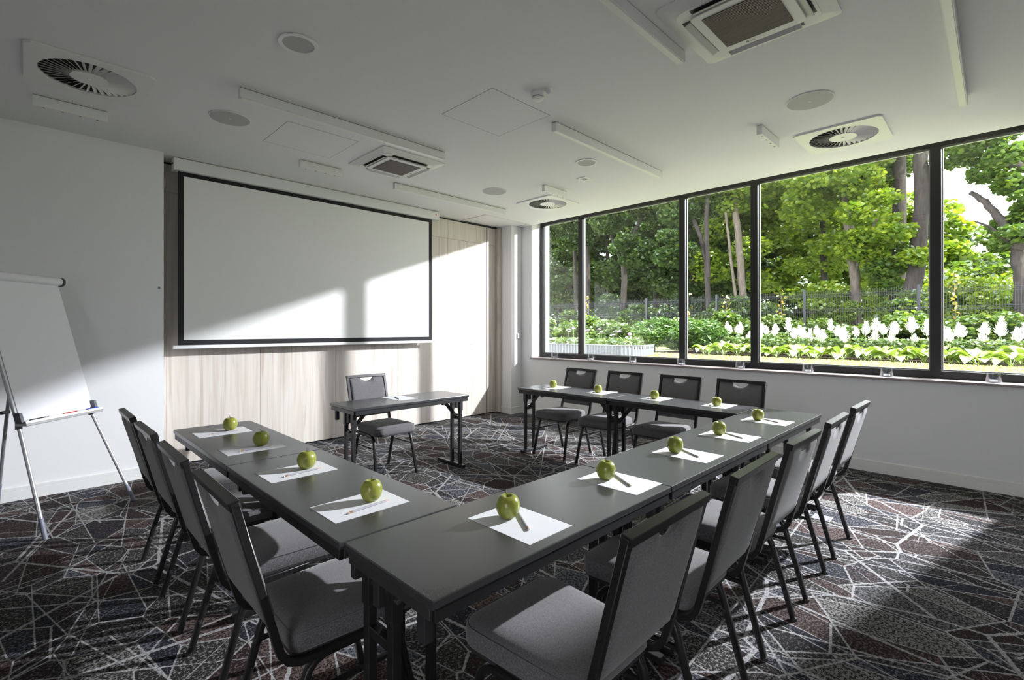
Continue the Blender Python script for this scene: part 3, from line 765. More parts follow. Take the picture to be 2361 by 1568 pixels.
# ================================================================ TABLES
TH = 0.74
def make_table():
    t = empty('folding_table')
    L, D = 0.600, 0.233
    MB().box(-L, L, -D, D, TH-0.024, TH).build('tabletop', 'table_laminate', t, bevel=0.003)
    for s in (-1, 1):
        MB().box(-L+0.012, L-0.012, s*(D-0.014)-0.008, s*(D-0.014)+0.008, TH-0.062, TH-0.024).build('apron', 'black_steel', t, bevel=0.002, segs=1)
        MB().box(s*(L-0.012)-0.008, s*(L-0.012)+0.008, -D+0.02, D-0.02, TH-0.058, TH-0.024).build('apron', 'table_edge', t, bevel=0.002, segs=1)
    for s in (-1, 1):
        x = s*0.562
        for y in (0.140, 0.006):
            p = MB().box(x-0.014, x+0.014, y-0.016, y+0.016, 0.028, TH-0.05).build('post', 'black_steel', t, bevel=0.002, segs=1)
            MB().box(x-0.018, x+0.018, y-0.020, y+0.020, TH-0.165, TH-0.045).build('sleeve', 'black_steel', p, bevel=0.002, segs=1)
            bl = MB().cyl((0, 0), 0.008, -0.004, 0.004, 10).build('bolt', 'chrome', p, loc=(x-s*0.0, y-0.021, TH-0.10), rot=(PI/2, 0, 0))
        MB().box(x-0.012, x+0.012, 0.006, 0.140, 0.485, 0.515).build('crossbar', 'black_steel', t, bevel=0.002, segs=1)
        f = MB().box(x-0.019, x+0.019, -0.215, 0.205, 0.004, 0.032).build('foot_bar', 'black_steel', t, bevel=0.003)
        for y in (-0.195, 0.185): MB().cyl((x, y), 0.015, 0.0, 0.006, 12).build('glide', 'dark_plastic', f)
        # folding brace from the crossbar up to the underside
        b = MB().tube([(x, 0.073, 0.505), (x-s*0.175, 0.073, TH-0.035)], 0, prof=[(-0.016, -0.006), (0.016, -0.006), (0.016, 0.006), (-0.016, 0.006)], up=(0, 1, 0)).build('brace', 'black_steel', t)
        MB().cyl((0, 0), 0.010, -0.035, 0.035, 12).build('pivot', 'chrome', b, loc=(x-s*0.012, 0.073, 0.53), rot=(PI/2, 0, 0))
        MB().box(x-s*0.20-0.018, x-s*0.20+0.018, 0.055, 0.091, TH-0.062, TH-0.024).build('catch', 'dark_plastic', t, bevel=0.002, segs=1)
        for y in (0.073, -0.155):
            MB().box(s*0.568-0.014, s*0.568+0.014, y-0.017, y+0.017, TH-0.145, TH-0.05).build('stacking_block', 'dark_plastic', t, bevel=0.002, segs=1)
    return t
TABLE = make_table()
TG = 'dark grey folding seminar tables'
def place_table(first, x, y, rz, sx, label):
    o = TABLE if first else copy_tree(TABLE)
    o.location = (x, y, 0); o.rotation_euler = (0, 0, rz); o.scale = (sx, 1, 1)
    tag(o, label, 'table', TG)
fl_ = 3.688/3
place_table(True, 0.6995+fl_*0.5, 1.208, 0, (fl_-0.003)/1.2, 'dark grey folding table in the nearest row, at the near left corner')
place_table(False, 0.6995+fl_*1.5, 1.208, 0, (fl_-0.003)/1.2, 'dark grey folding table in the middle of the nearest row')
place_table(False, 0.6995+fl_*2.5, 1.208, 0, (fl_-0.003)/1.2, 'dark grey folding table in the nearest row, on the window side')
place_table(False, 0.922, 2.049, -PI/2, 1.0, 'dark grey folding table in the left row, next to the near corner')
place_table(False, 0.922, 3.252, -PI/2, 1.0, 'dark grey folding table at the far end of the left row')
place_table(False, 4.173, 2.049, PI/2, 1.0, 'dark grey folding table in the window row, next to the nearest row')
place_table(False, 4.173, 3.252, PI/2, 1.0, 'dark grey folding table at the far end of the window row')
place_table(False, 2.552, 4.018, PI, 1.033, 'dark grey folding table standing alone in front of the projection screen')

# ================================================================ CHAIRS
def sq_sec(a, b): return [(-a, -b), (a, -b), (a, b), (-a, b)]
def arc(c, r, a0, a1, n, x):   # quarter bend in the y-z plane
    return [(x, c[0]+r*math.cos(a0+(a1-a0)*k/n), c[1]+r*math.sin(a0+(a1-a0)*k/n)) for k in range(n+1)]
def make_chair():
    t = empty('banquet_chair')
    sec = sq_sec(0.011, 0.013)
    for s in (-1, 1):
        # inverted-U side frame: rear leg and front leg, splayed
        xr, xf, xm = s*0.200, s*0.219, s*0.196
        rear = [(xr, -0.247, 0.0), (s*0.198, -0.150, 0.335), (xm, -0.139, 0.365), (xm, -0.118, 0.387), (xm, -0.085, 0.398), (xm, 0.03, 0.398)]
        front = [(xm, 0.03, 0.398), (xm, 0.112, 0.398), (s*0.197, 0.145, 0.388), (s*0.198, 0.166, 0.366), (s*0.200, 0.177, 0.335), (xf, 0.250, 0.0)]
        lr = MB().tube(rear, 0, prof=sec, up=(1, 0, 0)).build('leg', 'chair_steel', t, bevel=0.003, segs=1, smooth=50)
        lf = MB().tube(front, 0, prof=sec, up=(1, 0, 0)).build('leg', 'chair_steel', t, bevel=0.003, segs=1, smooth=50)
        for q in (lr, lf):
            y = -0.247 if q is lr else 0.250
            xx = xr if q is lr else xf
            MB().cyl((xx, y), 0.015, 0.0, 0.012, 10).build('glide', 'dark_plastic', q)
        for z in (0.13, 0.20, 0.27):
            f = z/0.335
            MB().box(xr-s*0.019, xr-s*0.009, -0.247+0.097*f-0.006, -0.247+0.097*f+0.006, z-0.008, z+0.008).build('stacking_bumper', 'dark_plastic', lr)
        MB().tube([(s*0.197, -0.163, 0.290), (s*0.201, 0.187, 0.290)], 0, prof=sq_sec(0.007, 0.007), up=(1, 0, 0)).build('stretcher', 'chair_steel', t)
        # back upright that bends forward under the seat
        up_ = [(s*0.196, 0.10, 0.408), (s*0.199, -0.115, 0.405), (s*0.201, -0.165, 0.409), (s*0.202, -0.200, 0.425), (s*0.203, -0.222, 0.455), (s*0.2035, -0.235, 0.500), (s*0.2040, -0.345, 0.930)]
        MB().tube(up_, 0, prof=sq_sec(0.011, 0.0125), up=(1, 0, 0)).build('back_upright', 'chair_steel', t, bevel=0.002, segs=1, smooth=40)
    MB().tube([(-0.2155, -0.3445, 0.922), (0.2155, -0.3445, 0.922)], 0, prof=sq_sec(0.0150, 0.0135), up=(0, -0.25, 0.97)).build('top_rail', 'chair_steel', t, bevel=0.002, segs=1)
    # upholstered back with the half-moon grip below the top rail
    nx, nz = 33, 12
    m = MB(); vs_ = []
    zb, zt = 0.530, 0.909
    for side in (1, -1):
        for i in range(nx):
            x = -0.1905+0.381*i/(nx-1)
            d = abs(x)/0.068
            notch = 0.036*math.sqrt(max(0.0, 1-d*d)) if d < 1 else 0.0
            top = zt-notch
            for j in range(nz):
                q = j/(nz-1); z = zb+(top-zb)*q
                yc = -0.2425-0.110*(z-0.530)/0.400
                e = min(1.0, min(x+0.1905, 0.1905-x)/0.030, (z-zb)/0.030, (top-z)/0.022)
                e = max(0.0, e); b = math.sqrt(max(0, 1-(1-e)**2))
                off = 0.004+(0.022 if side > 0 else 0.009)*b
                vs_.append((x, yc+side*off+0.000, z))
    fs = []; N = nx*nz
    for i in range(nx-1):
        for j in range(nz-1):
            a, b, c, d = i*nz+j, (i+1)*nz+j, (i+1)*nz+j+1, i*nz+j+1
            fs += [(a, b, c, d), (N+a, N+d, N+c, N+b)]
    for i in range(nx-1):
        for j in (0, nz-1):
            a, b = i*nz+j, (i+1)*nz+j
            fs.append((a, b, N+b, N+a))
    for j in range(nz-1):
        for i in (0, nx-1):
            a, b = i*nz+j, i*nz+j+1
            fs.append((a, b, N+b, N+a))
    m.add(vs_, fs).build('backrest', 'chair_fabric', t, smooth=60)
    # seat: pan and domed cushion with a rounded plan
    def outline(g, n=14):
        w0, w1, yf, yb = 0.214+g, 0.192+g, 0.266+g, -0.185-g
        pts = []
        for (sx, sy, a0) in ((1, 1, 0), (-1, 1, PI/2), (-1, -1, PI), (1, -1, 1.5*PI)):
            r = 0.062 if sy > 0 else 0.032
            ww = w0 if sy > 0 else w1; yy = yf if sy > 0 else yb
            for k in range(n+1):
                a = a0+PI/2*k/n
                pts.append((sx*(ww-r)+r*math.cos(a), (yy-r*(1 if sy > 0 else -1))+r*math.sin(a)))
        # gentle bow of the front edge
        return [(x, y+(0.012*(1-(x/0.214)**2) if y > 0.2 else 0)) for x, y in pts]
    MB().prism(outline(-0.006), 0.408, 0.424).build('seat_pan', 'dark_plastic', t, bevel=0.003, segs=1)
    lay = [(-0.004, 0.420), (0.002, 0.430), (0.002, 0.468), (-0.003, 0.480), (-0.013, 0.489), (-0.034, 0.496), (-0.075, 0.500), (-0.13, 0.5025)]
    m = MB(); O = [outline(g) for g, z in lay]; k_ = len(O[0]); vs_ = []
    cx = [(x*0.62, (y-0.04)*0.62+0.04) for x, y in O[-1]]
    base = O[0]
    for (g, z), o_ in zip(lay, O):
        sc = 1.0+g/0.22
        vs_ += [((x*sc), (y-0.04)*sc+0.04, z) for x, y in base]
    fs = [(q*k_+k, q*k_+(k+1) % k_, (q+1)*k_+(k+1) % k_, (q+1)*k_+k) for q in range(len(lay)-1) for k in range(k_)]
    fs += [tuple(range(k_-1, -1, -1)), tuple(range((len(lay)-1)*k_, len(lay)*k_))]
    seat = m.add(vs_, fs).build('seat', 'chair_fabric', t, smooth=70)
    pip = [(x*0.992, (y-0.04)*0.992+0.04, 0.4800) for x, y in base]
    MB().tube(pip+[pip[0]], 0.0028, 6).build('piping', 'chair_fabric', seat, smooth=60)
    return t
CHAIR = make_chair()
used = []
def place_chair(x, y, rz, label, group):
    o = CHAIR if not used else copy_tree(CHAIR)
    used.append(1)
    o.location = (x, y, 0); o.rotation_euler = (0, 0, rz)
    tag(o, label, 'chair', group)
G = 'chairs along the nearest table row'
place_chair(1.180, 0.945, 0.0, 'grey banquet chair nearest the camera, back cut by the bottom edge', G)
place_chair(1.805, 0.945, 0.015, 'grey banquet chair second from the camera in the nearest row', G)
place_chair(2.425, 0.948, -0.01, 'grey banquet chair in the middle of the nearest row of five', G)
place_chair(3.050, 0.950, 0.01, 'grey banquet chair second from the window in the nearest row', G)
place_chair(3.705, 0.955, -0.01, 'grey banquet chair closest to the window in the nearest row', G)
G = 'chairs along the left table row'
place_chair(0.748, 3.465, -PI/2, 'grey banquet chair at the left row, closest to the flip chart', G)
place_chair(0.750, 2.890, -PI/2+0.01, 'grey banquet chair at the left row, second from the flip chart', G)
place_chair(0.748, 2.270, -PI/2, 'grey banquet chair at the left row, second from the camera', G)
place_chair(0.750, 1.683, -PI/2-0.01, 'grey banquet chair at the left row, closest to the camera', G)
G = 'chairs along the window table row'
place_chair(4.288, 3.475, PI/2, 'grey banquet chair at the window row, closest to the pillar', G)
place_chair(4.288, 2.880, PI/2, 'grey banquet chair at the window row, second from the pillar', G)
place_chair(4.286, 2.245, PI/2, 'grey banquet chair at the window row, third from the pillar', G)
place_chair(4.290, 1.667, PI/2, 'grey banquet chair at the window row, farthest from the pillar', G)
place_chair(2.480, 4.262, PI, 'grey banquet chair alone behind the table by the screen', 'chair at the front table')

# ================================================================ PAPERS, PENCILS, APPLES
PAPER = MB().box(-0.105, 0.105, -0.149, 0.149, 0, 0.0012).mesh('writing_paper')
def make_pencil():
    # lies along +x, tip at +x, hexagonal
    n = 6; r = 0.0040; L = 0.176
    t = empty('pencil')
    def hexa(x0, x1, ra, rb, name, mat, nn=6):
        m = MB(); vs_ = []
        for x, rr in ((x0, ra), (x1, rb)):
            vs_ += [(x, rr*math.cos(2*PI*k/nn), r+rr*math.sin(2*PI*k/nn)) for k in range(nn)]
        m.add(vs_, [(k, (k+1) % nn, nn+(k+1) % nn, nn+k) for k in range(nn)]+[tuple(range(nn)), tuple(range(nn, 2*nn))])
        return m.build(name, mat, t, smooth=30 if nn > 6 else None)
    body = hexa(-L/2+0.017, L/2-0.016, r, r, 'body', 'pencil_paint')
    hexa(L/2-0.016, L/2-0.004, r, 0.0013, 'sharpened_wood', 'pencil_tip', 10)
    hexa(L/2-0.004, L/2, 0.0013, 0.0003, 'lead', 'ink', 8)
    hexa(-L/2+0.005, -L/2+0.018, r*1.04, r*1.04, 'ferrule', 'ferrule', 12)
    hexa(-L/2, -L/2+0.005, r*0.95, r*0.95, 'eraser', 'eraser', 12)
    return t
PENCIL = make_pencil()
def make_apple():
    t = empty('apple')
    prof = []
    n = 26; R = 0.0425; H = 0.088
    for k in range(n+1):
        a = -PI/2+PI*k/n
        r = R*math.cos(a)**0.80 if math.cos(a) > 1e-6 else 0.0
        z = H/2+H/2*math.sin(a)
        r *= 1.0+0.045*math.sin(a)
        prof.append((r, z))
    # dimples at crown and base
    prof2 = []
    for r, z in prof:
        if z > H*0.5: z -= 0.017*math.exp(-(r/0.0125)**2)
        else: z += 0.006*math.exp(-(r/0.011)**2)
        prof2.append((max(r, 0.0004), z))
    m = MB(); ns = 40; vs_ = []
    zmin = min(z for r, z in prof2)
    for r, z in prof2:
        for k in range(ns):
            a = 2*PI*k/ns
            q = 1+0.018*math.cos(5*a)*(0.25+0.75*abs(z/H-0.5)*2)
            vs_.append((r*q*math.cos(a), r*q*math.sin(a), z-zmin))
    M_ = len(prof2)
    m.add(vs_, [(q*ns+k, q*ns+(k+1) % ns, (q+1)*ns+(k+1) % ns, (q+1)*ns+k) for q in range(M_-1) for k in range(ns)]+[tuple(range(ns-1, -1, -1)), tuple(range((M_-1)*ns, M_*ns))])
    m.build('fruit', 'apple_skin', t, smooth=80)
    MB().tube([(0, 0, 0.064), (0.001, 0.0, 0.076), (0.004, 0.001, 0.088), (0.008, 0.002, 0.094)], 0.0013, 7, r_end=0.0021).build('stem', 'apple_stem', t, smooth=60)
    return t
APPLE = make_apple()
cnt = {'p': 0, 'a': 0, 'c': 0}
def setting(kind, i, px_, py_, prz, ax, ay, pen, lab, order):
    """a sheet of paper with a pencil and (mostly) an apple on it"""
    o = obj('writing_paper', PAPER, 'paper', None, (px_, py_, TH), (0, 0, prz))
    tag(o, 'white sheet of paper on %s, %s' % (lab, order), 'paper', 'sheets of paper on the tables')
    if pen:
        c = PENCIL if cnt['c'] == 0 else copy_tree(PENCIL); cnt['c'] += 1
        c.location = (pen[0], pen[1], TH+0.0012); c.rotation_euler = (0, 0, pen[2])
        tag(c, 'grey pencil on the sheet on %s, %s' % (lab, order), 'pencil', 'grey pencils on the sheets')
    if ax is not None:
        a = APPLE if cnt['a'] == 0 else copy_tree(APPLE); cnt['a'] += 1
        a.location = (ax, ay, TH+0.0012)
        s = rnd.uniform(0.965, 1.03)
        a.rotation_euler = (rnd.uniform(-0.07, 0.07), rnd.uniform(-0.07, 0.07), rnd.uniform(0, 6.28)); a.scale = (s, s, s*rnd.uniform(0.97, 1.03))
        tag(a, 'green apple on the sheet on %s, %s' % (lab, order), 'apple', 'green apples on the sheets')
nth5 = ['nearest the camera', 'second from the camera', 'in the middle of five', 'second from the window', 'closest to the window']
for i, (x, y, ax, ay) in enumerate(((1.203, 1.169, 1.205, 1.225), (1.833, 1.172, 1.815, 1.232), (2.488, 1.170, 2.466, 1.226), (3.093, 1.180, 3.085, 1.245), (3.782, 1.178, 3.770, 1.238))):
    setting('f', i, x, y, rnd.uniform(-0.015, 0.015), ax, ay, (x+0.016, 1.168, PI/2-0.55+rnd.uniform(-0.03, 0.03)), 'the nearest table row', nth5[i])
nthL = ['closest to the flip chart', 'second from the flip chart', 'second from the camera', 'closest to the camera']
for i, (y, ay) in enumerate(((3.540, 3.560), (2.953, 2.965), (2.320, 2.330), (1.709, 1.716))):
    setting('l', i, 0.897, y, PI/2+rnd.uniform(-0.015, 0.015), 0.946, ay, (0.905, ay-0.058, 0.10), 'the left table row', nthL[i])
nthR = ['closest to the pillar', 'second from the pillar', 'third from the pillar', 'farthest from the pillar']
for i, (y, ay) in enumerate(((3.550, 3.558), (2.935, 2.945), (2.303, 2.305), (1.712, 1.718))):
    setting('r', i, 4.262, y, PI/2+rnd.uniform(-0.02, 0.02), 4.215, ay, (4.262, y+0.060, PI+0.05), 'the window table row', nthR[i])
setting('t', 0, 2.548, 4.080, 0.03, None, None, (2.515, 4.075, 1.25), 'the lone table by the screen', 'beside its chair')

# ================================================================ CANDLE CUPS ON THE SILL
def make_cup():
    t = empty('candle_cup')
    MB().lathe([(0.050, 0.0), (0.054, 0.006), (0.0575, 0.085), (0.0550, 0.085), (0.0515, 0.010), (0.001, 0.010)], 32, close=False).build('glass', 'cup_glass', t, smooth=40)
    MB().cyl((0, 0), 0.050, 0.0, 0.002, 32).build('base', 'cup_glass', t)
    c = MB().lathe([(0.026, 0.010), (0.027, 0.026), (0.025, 0.026), (0.024, 0.022), (0.001, 0.022)], 24, close=False).build('tealight', 'marker_white', t, smooth=40)
    MB().cyl((0, 0), 0.024, 0.012, 0.0225, 24).build('wax', 'wax', c)
    MB().cyl((0, 0), 0.001, 0.022, 0.030, 6).build('wick', 'ink', c)
    return t
CUP = make_cup()
where = ['closest to the pillar', 'second from the pillar', 'third from the pillar', 'fourth from the pillar, beside a mullion', 'fourth from the right edge', 'third from the right edge', 'second from the right edge', 'closest to the right edge']
for i, y in enumerate((5.02, 4.31, 3.60, 2.895, 2.16, 1.455, 0.775, 0.028)):
    o = CUP if i == 0 else copy_tree(CUP)
    o.location = (5.985, y, 0.936)
    tag(o, 'clear glass candle cup with tealight on the sill, '+where[i], 'candle cup', 'glass candle cups on the window sill')

# ================================================================ FLIP CHART
t = tag(empty('flip_chart', (0.17, 4.96, 0)), 'tripod flip chart easel with blank white pad at the left edge', 'flip chart')
bx, by = Vector((0.702, 0.712, 0)), Vector((0.712, -0.702, 0))   # along the board, and out of its face
O0 = Vector((0.175, 4.965, 0.77))
def FC(a, n_, z): return O0+bx*a+by*n_+Vector((0, 0, z))
def ch(m, name, mat, parent=None, **k):
    par = parent or t
    o = m.build(name, mat, None, **k); o.parent = par
    o.matrix_parent_inverse = Matrix.Translation(-Vector(t.location))
    if parent: o.matrix_parent_inverse = Matrix.Identity(4)
    return o
SL = 0.285            # lean of the board: backward run per metre of rise
def onb(a, h, d=0.0): return FC(a, -SL*h+d, h)
def slab(m, a0, a1, h0, h1, d0, d1):
    vs_ = [onb(a, h, d) for d in (d0, d1) for h in (h0, h1) for a in (a0, a1)]
    return m.add(vs_, [(0, 2, 3, 1), (4, 5, 7, 6), (0, 1, 5, 4), (2, 6, 7, 3), (0, 4, 6, 2), (1, 3, 7, 5)])
ch(slab(MB(), -0.305, 0.300, 0.0, 1.02, -0.012, 0.0), 'board', 'casing_white', bevel=0.002, segs=1)
ch(slab(MB(), -0.292, 0.288, 0.010, 1.00, 0.002, 0.007), 'paper_pad', 'paper')
m = MB(); m.tube([onb(-0.315, 1.015, 0.014), onb(0.300, 1.015, 0.014)], 0.033, 20)
ch(m, 'clamp_roll', 'paper', smooth=50)
for a0, a1 in ((-0.338, -0.315), (0.300, 0.322)):
    ch(MB().tube([onb(a0, 1.013, 0.012), onb(a1, 1.013, 0.012)], 0.037, 20), 'end_cap', 'dark_plastic', smooth=50)
tray = ch(slab(MB(), -0.320, 0.305, -0.030, -0.012, -0.01, 0.070), 'tray', 'aluminium', bevel=0.003, segs=1)
ch(slab(MB(), -0.320, 0.305, -0.012, 0.004, 0.062, 0.070), 'tray_lip', 'casing_white')
for a in (-0.318, 0.278):
    ch(slab(MB(), a, a+0.022, -0.030, 0.060, -0.006, 0.040), 'tray_bracket', 'grey_plastic', bevel=0.004)
ch(MB().tube([onb(0.300, -0.022, 0.03), onb(0.335, -0.020, 0.04)], 0.008, 8), 'tray_end', 'grey_plastic')
# front legs with lower telescopes, rear leg
for s in (-1, 1):
    top = onb(s*0.288, 0.93, -0.022); knee = onb(s*0.290, -0.035, -0.018); foot = FC(-0.395, 0.275, -0.77) if s < 0 else FC(0.350, 0.290, -0.77)
    ch(MB().tube([top, knee], 0.014, 12), 'upper_leg', 'aluminium', smooth=50)
    mid = knee+(foot-knee)*0.82
    lg = ch(MB().tube([knee, mid], 0.0125, 12), 'leg', 'aluminium', smooth=50)
    ch(MB().tube([mid, foot], 0.0145, 12), 'foot_sleeve', 'zinc', smooth=50)
    ch(MB().tube([knee+Vector((0, 0, 0.03)), knee-Vector((0, 0, 0.02))], 0.019, 12), 'collar', 'grey_plastic')
rt = onb(0.0, 0.90, -0.03); rf = Vector((-0.16, 5.52, 0.0))
ch(MB().tube([rt, rf+(rt-rf)*0.12], 0.0125, 12), 'leg', 'aluminium', smooth=50)
ch(MB().tube([rf+(rt-rf)*0.12, rf], 0.0145, 12), 'foot_sleeve', 'zinc', smooth=50)
k0 = onb(-0.315, 0.07, -0.03)
kn = ch(MB().tube([k0, k0-bx*0.05], 0.012, 12), 'knob', 'dark_plastic', smooth=50)
for nm, a0, a1, mat, lb in (('marker_pen', -0.265, -0.155, 'dark_plastic', 'black marker pen in the flip chart tray'), ('marker_pen', -0.010, 0.095, 'marker_red', 'red marker pen in the flip chart tray'), ('marker_pen', 0.185, 0.285, 'marker_blue', 'blue marker pen in the flip chart tray'), ('marker_pen', -0.135, -0.04, 'marker_white', 'white marker pen in the flip chart tray')):
    p0, p1 = onb(a0, 0.000, 0.047), onb(a1, 0.000, 0.047)
    q = empty(nm, p0)
    d_ = p1-p0
    MB().tube([(0, 0, 0), d_*0.68], 0.0085, 12).build('barrel', mat, q, smooth=50)
    MB().tube([d_*0.68, d_], 0.0095, 12).build('cap', mat if mat != 'marker_white' else 'casing_white', q, smooth=50)
    tag(q, lb, 'marker', 'marker pens in the flip chart tray')

# ================================================================ THE GARDEN
GZ = 0.75
struct(MB().box(6.33, 40, -25, 45, GZ-0.3, GZ).build('ground', 'lawn'), 'sunlit mown lawn and ground of the garden', 'lawn')
struct(MB().box(6.33, 8.25, -8, 12, GZ-0.1, GZ+0.012).build('added_bounce_strip', 'gravel'), 'unseen dark gravel strip added along the building to cut lawn bounce', 'gravel')  # unseen strip, added to keep green lawn bounce off the ceiling
rg = np.random.default_rng(11)
LEAF_V = np.array([(0, 0, 0), (0.42, 0.28, 0.10), (0.40, 0.70, 0.06), (0, 1.0, -0.06), (-0.40, 0.70, 0.06), (-0.42, 0.28, 0.10)])
LEAF_F = np.array([(0, 1, 2, 3), (0, 3, 4, 5)])
def leaf_mesh(name, cen, size, up_bias=0.6, V=LEAF_V, F=LEAF_F, outward=None):
    """one mesh of many leaves: random heading, blade tilted"""
    n = len(cen)
    th = rg.uniform(0, 2*PI, n)
    nrm = rg.normal(0, 1, (n, 3)); nrm /= np.linalg.norm(nrm, axis=1)[:, None]
    nrm[:, 2] = np.abs(nrm[:, 2])+up_bias
    if outward is not None: nrm += outward
    nrm /= np.linalg.norm(nrm, axis=1)[:, None]
    h = np.stack([np.cos(th), np.sin(th), np.zeros(n)], 1)
    ax = np.cross(nrm, h); ax /= np.linalg.norm(ax, axis=1)[:, None]+1e-9
    ay = np.cross(nrm, ax)
    s = np.asarray(size).reshape(-1, 1, 1)
    P = cen[:, None, :]+s*(V[None, :, 0:1]*ax[:, None, :]+(V[None, :, 1:2]-0.5)*ay[:, None, :]+V[None, :, 2:3]*nrm[:, None, :])
    k = len(V); fl = len(F[0]); nf = len(F)
    me = bpy.data.meshes.new(name)
    me.vertices.add(n*k); me.vertices.foreach_set('co', P.reshape(-1))
    idx = (F[None]+(np.arange(n)*k)[:, None, None]).reshape(-1)
    me.loops.add(len(idx)); me.loops.foreach_set('vertex_index', idx.astype(np.int32))
    me.polygons.add(n*nf)
    me.polygons.foreach_set('loop_start', (np.arange(n*nf)*fl).astype(np.int32))
    me.update(calc_edges=True)
    return me
def blob_points(blobs, n):
    """points in the outer part of ellipsoids; blobs = (x,y,z, rx,ry,rz)"""
    B = np.array(blobs, float); w = (B[:, 3]*B[:, 4]*B[:, 5])**(2/3); w /= w.sum()
    k = rg.choice(len(B), n, p=w)
    d = rg.normal(0, 1, (n, 3)); d /= np.linalg.norm(d, axis=1)[:, None]
    r = rg.uniform(0.35, 1.0, n)**0.5
    return B[k, :3]+d*r[:, None]*B[k, 3:]

def tree(name, trunks, blobs, n, size, leaf, bark, label, group='trees beyond the fence', base=None):
    b0 = trunks[0][0][0]
    base = base or (b0[0], b0[1], GZ)
    t = empty(name, base); off = Vector(base)
    for i, (pts, ra, rb) in enumerate(trunks):
        P = [Vector(p)-off for p in pts]
        # finer, slightly wavy path
        Q = []
        for a, b in zip(P[:-1], P[1:]):
            for k in range(4):
                f = k/4; Q.append(a.lerp(b, f)+Vector((rnd.uniform(-1, 1), rnd.uniform(-1, 1), 0))*ra*0.12)
        Q.append(P[-1])
        MB().tube(Q, ra, 12, r_end=rb).build('trunk' if i == 0 else 'branch', bark, t, smooth=60)
    if n:
        if size < 0.17 and base[0] < 20.2: n = int(n*1.7); size *= 0.82
        c = blob_points(blobs, n)-np.array(base)
        sz = rg.uniform(0.7, 1.3, n)*size
        obj('foliage', leaf_mesh('foliage', c, sz), leaf, t)
    return tag(t, label, 'tree', group)
def crown(cx, cy, cz, rx, ry, rz, n, rmin, rmax, seed):
    q = random.Random(seed); out = []
    for _ in range(n):
        while True:
            a = [q.uniform(-1, 1) for _ in range(3)]
            if sum(v*v for v in a) < 1: break
        r = q.uniform(rmin, rmax)
        out.append((cx+a[0]*rx, cy+a[1]*ry, cz+a[2]*rz, r*q.uniform(0.9, 1.3), r*q.uniform(0.9, 1.3), r*q.uniform(0.45, 0.75)))
    return out
ORD = ['first', 'second', 'third', 'fourth', 'fifth', 'sixth', 'seventh', 'eighth', 'ninth', 'tenth', 'eleventh', 'twelfth', 'thirteenth', 'fourteenth', 'fifteenth', 'sixteenth', 'seventeenth', 'eighteenth', 'nineteenth']
def ordinal(k, n, what):
    tens = {2: 'twent', 3: 'thirt', 4: 'fort'}
    if k <= 19: w = ORD[k-1]
    elif k % 10 == 0: w = tens[k//10]+'ieth'
    else: w = tens[k//10]+'y-'+ORD[k % 10-1]
    return w
# --- nearer trees whose trunks show
tree('slender_tree', [([(17.5, 6.14, GZ), (17.5, 6.21, 2.2), (17.5, 6.30, 3.48), (17.5, 6.42, 5.0), (17.5, 6.56, 6.36), (17.6, 6.7, 8.5)], 0.135, 0.09)],
     crown(17.6, 6.4, 7.2, 1.6, 1.5, 1.6, 16, 0.5, 0.8, 1), 5200, 0.15, 'leaf_backlit_tone', 'bark_light', 'pale straight tree trunk behind the third pane from the pillar')
tree('sapling_tree', [([(17.3, 6.2, GZ), (17.3, 6.39, 2.42), (17.3, 6.52, 3.48), (17.3, 6.69, 5.01), (17.3, 6.81, 6.3), (17.3, 6.9, 7.5)], 0.055, 0.035)],
     crown(17.2, 6.9, 6.4, 1.1, 0.9, 1.0, 9, 0.4, 0.6, 2), 2400, 0.14, 'leaf_backlit_tone', 'bark_light', 'thin sapling trunk leaning beside the pale straight tree')
tree('maple_tree', [([(18, 3.05, GZ), (18, 3.07, 1.91), (18, 3.12, 2.98), (18, 3.21, 4.06), (18, 3.35, 5.15), (18, 3.43, 6.18), (18.1, 3.6, 8.5)], 0.15, 0.11),
                    ([(18, 3.13, 3.0), (17.8, 2.9, 3.8), (17.5, 2.5, 4.6)], 0.05, 0.03)],
     crown(17.4, 4.0, 6.3, 1.6, 1.5, 1.2, 18, 0.5, 0.85, 3)+crown(17.2, 2.75, 4.3, 0.7, 0.8, 1.0, 9, 0.35, 0.55, 4), 9500, 0.155, 'leaf_backlit_tone', 'bark_light', 'maple tree with grey trunk in the middle of the widest pane')
tree('dark_tree', [([(18.5, 2.2, GZ), (18.5, 2.18, 1.9), (18.5, 2.10, 3.98), (18.5, 2.09, 6.06), (18.5, 2.1, 8.5)], 0.21, 0.15)],
     crown(18.6, 2.6, 7.0, 1.3, 1.0, 1.2, 10, 0.5, 0.8, 5)+crown(18.0, 2.2, 3.4, 0.5, 0.5, 0.9, 7, 0.3, 0.5, 6), 5200, 0.15, 'leaf_mid', 'bark_dark', 'dark upright tree trunk left of the curved one')
tree('bent_tree', [([(17.5, 1.98, GZ), (17.5, 1.87, 1.81), (17.5, 1.75, 2.23), (17.5, 1.58, 3.2), (17.5, 1.50, 4.74), (17.5, 1.52, 6.42), (17.5, 1.56, 8.5)], 0.24, 0.15)],
     crown(17.4, 2.0, 7.6, 1.2, 0.9, 0.8, 9, 0.5, 0.75, 7)+crown(17.0, 1.85, 4.0, 0.3, 0.35, 0.9, 5, 0.22, 0.4, 71), 3300, 0.15, 'leaf_backlit_tone', 'bark_dark', 'thick dark tree trunk bent at its foot beside the wide mullion')
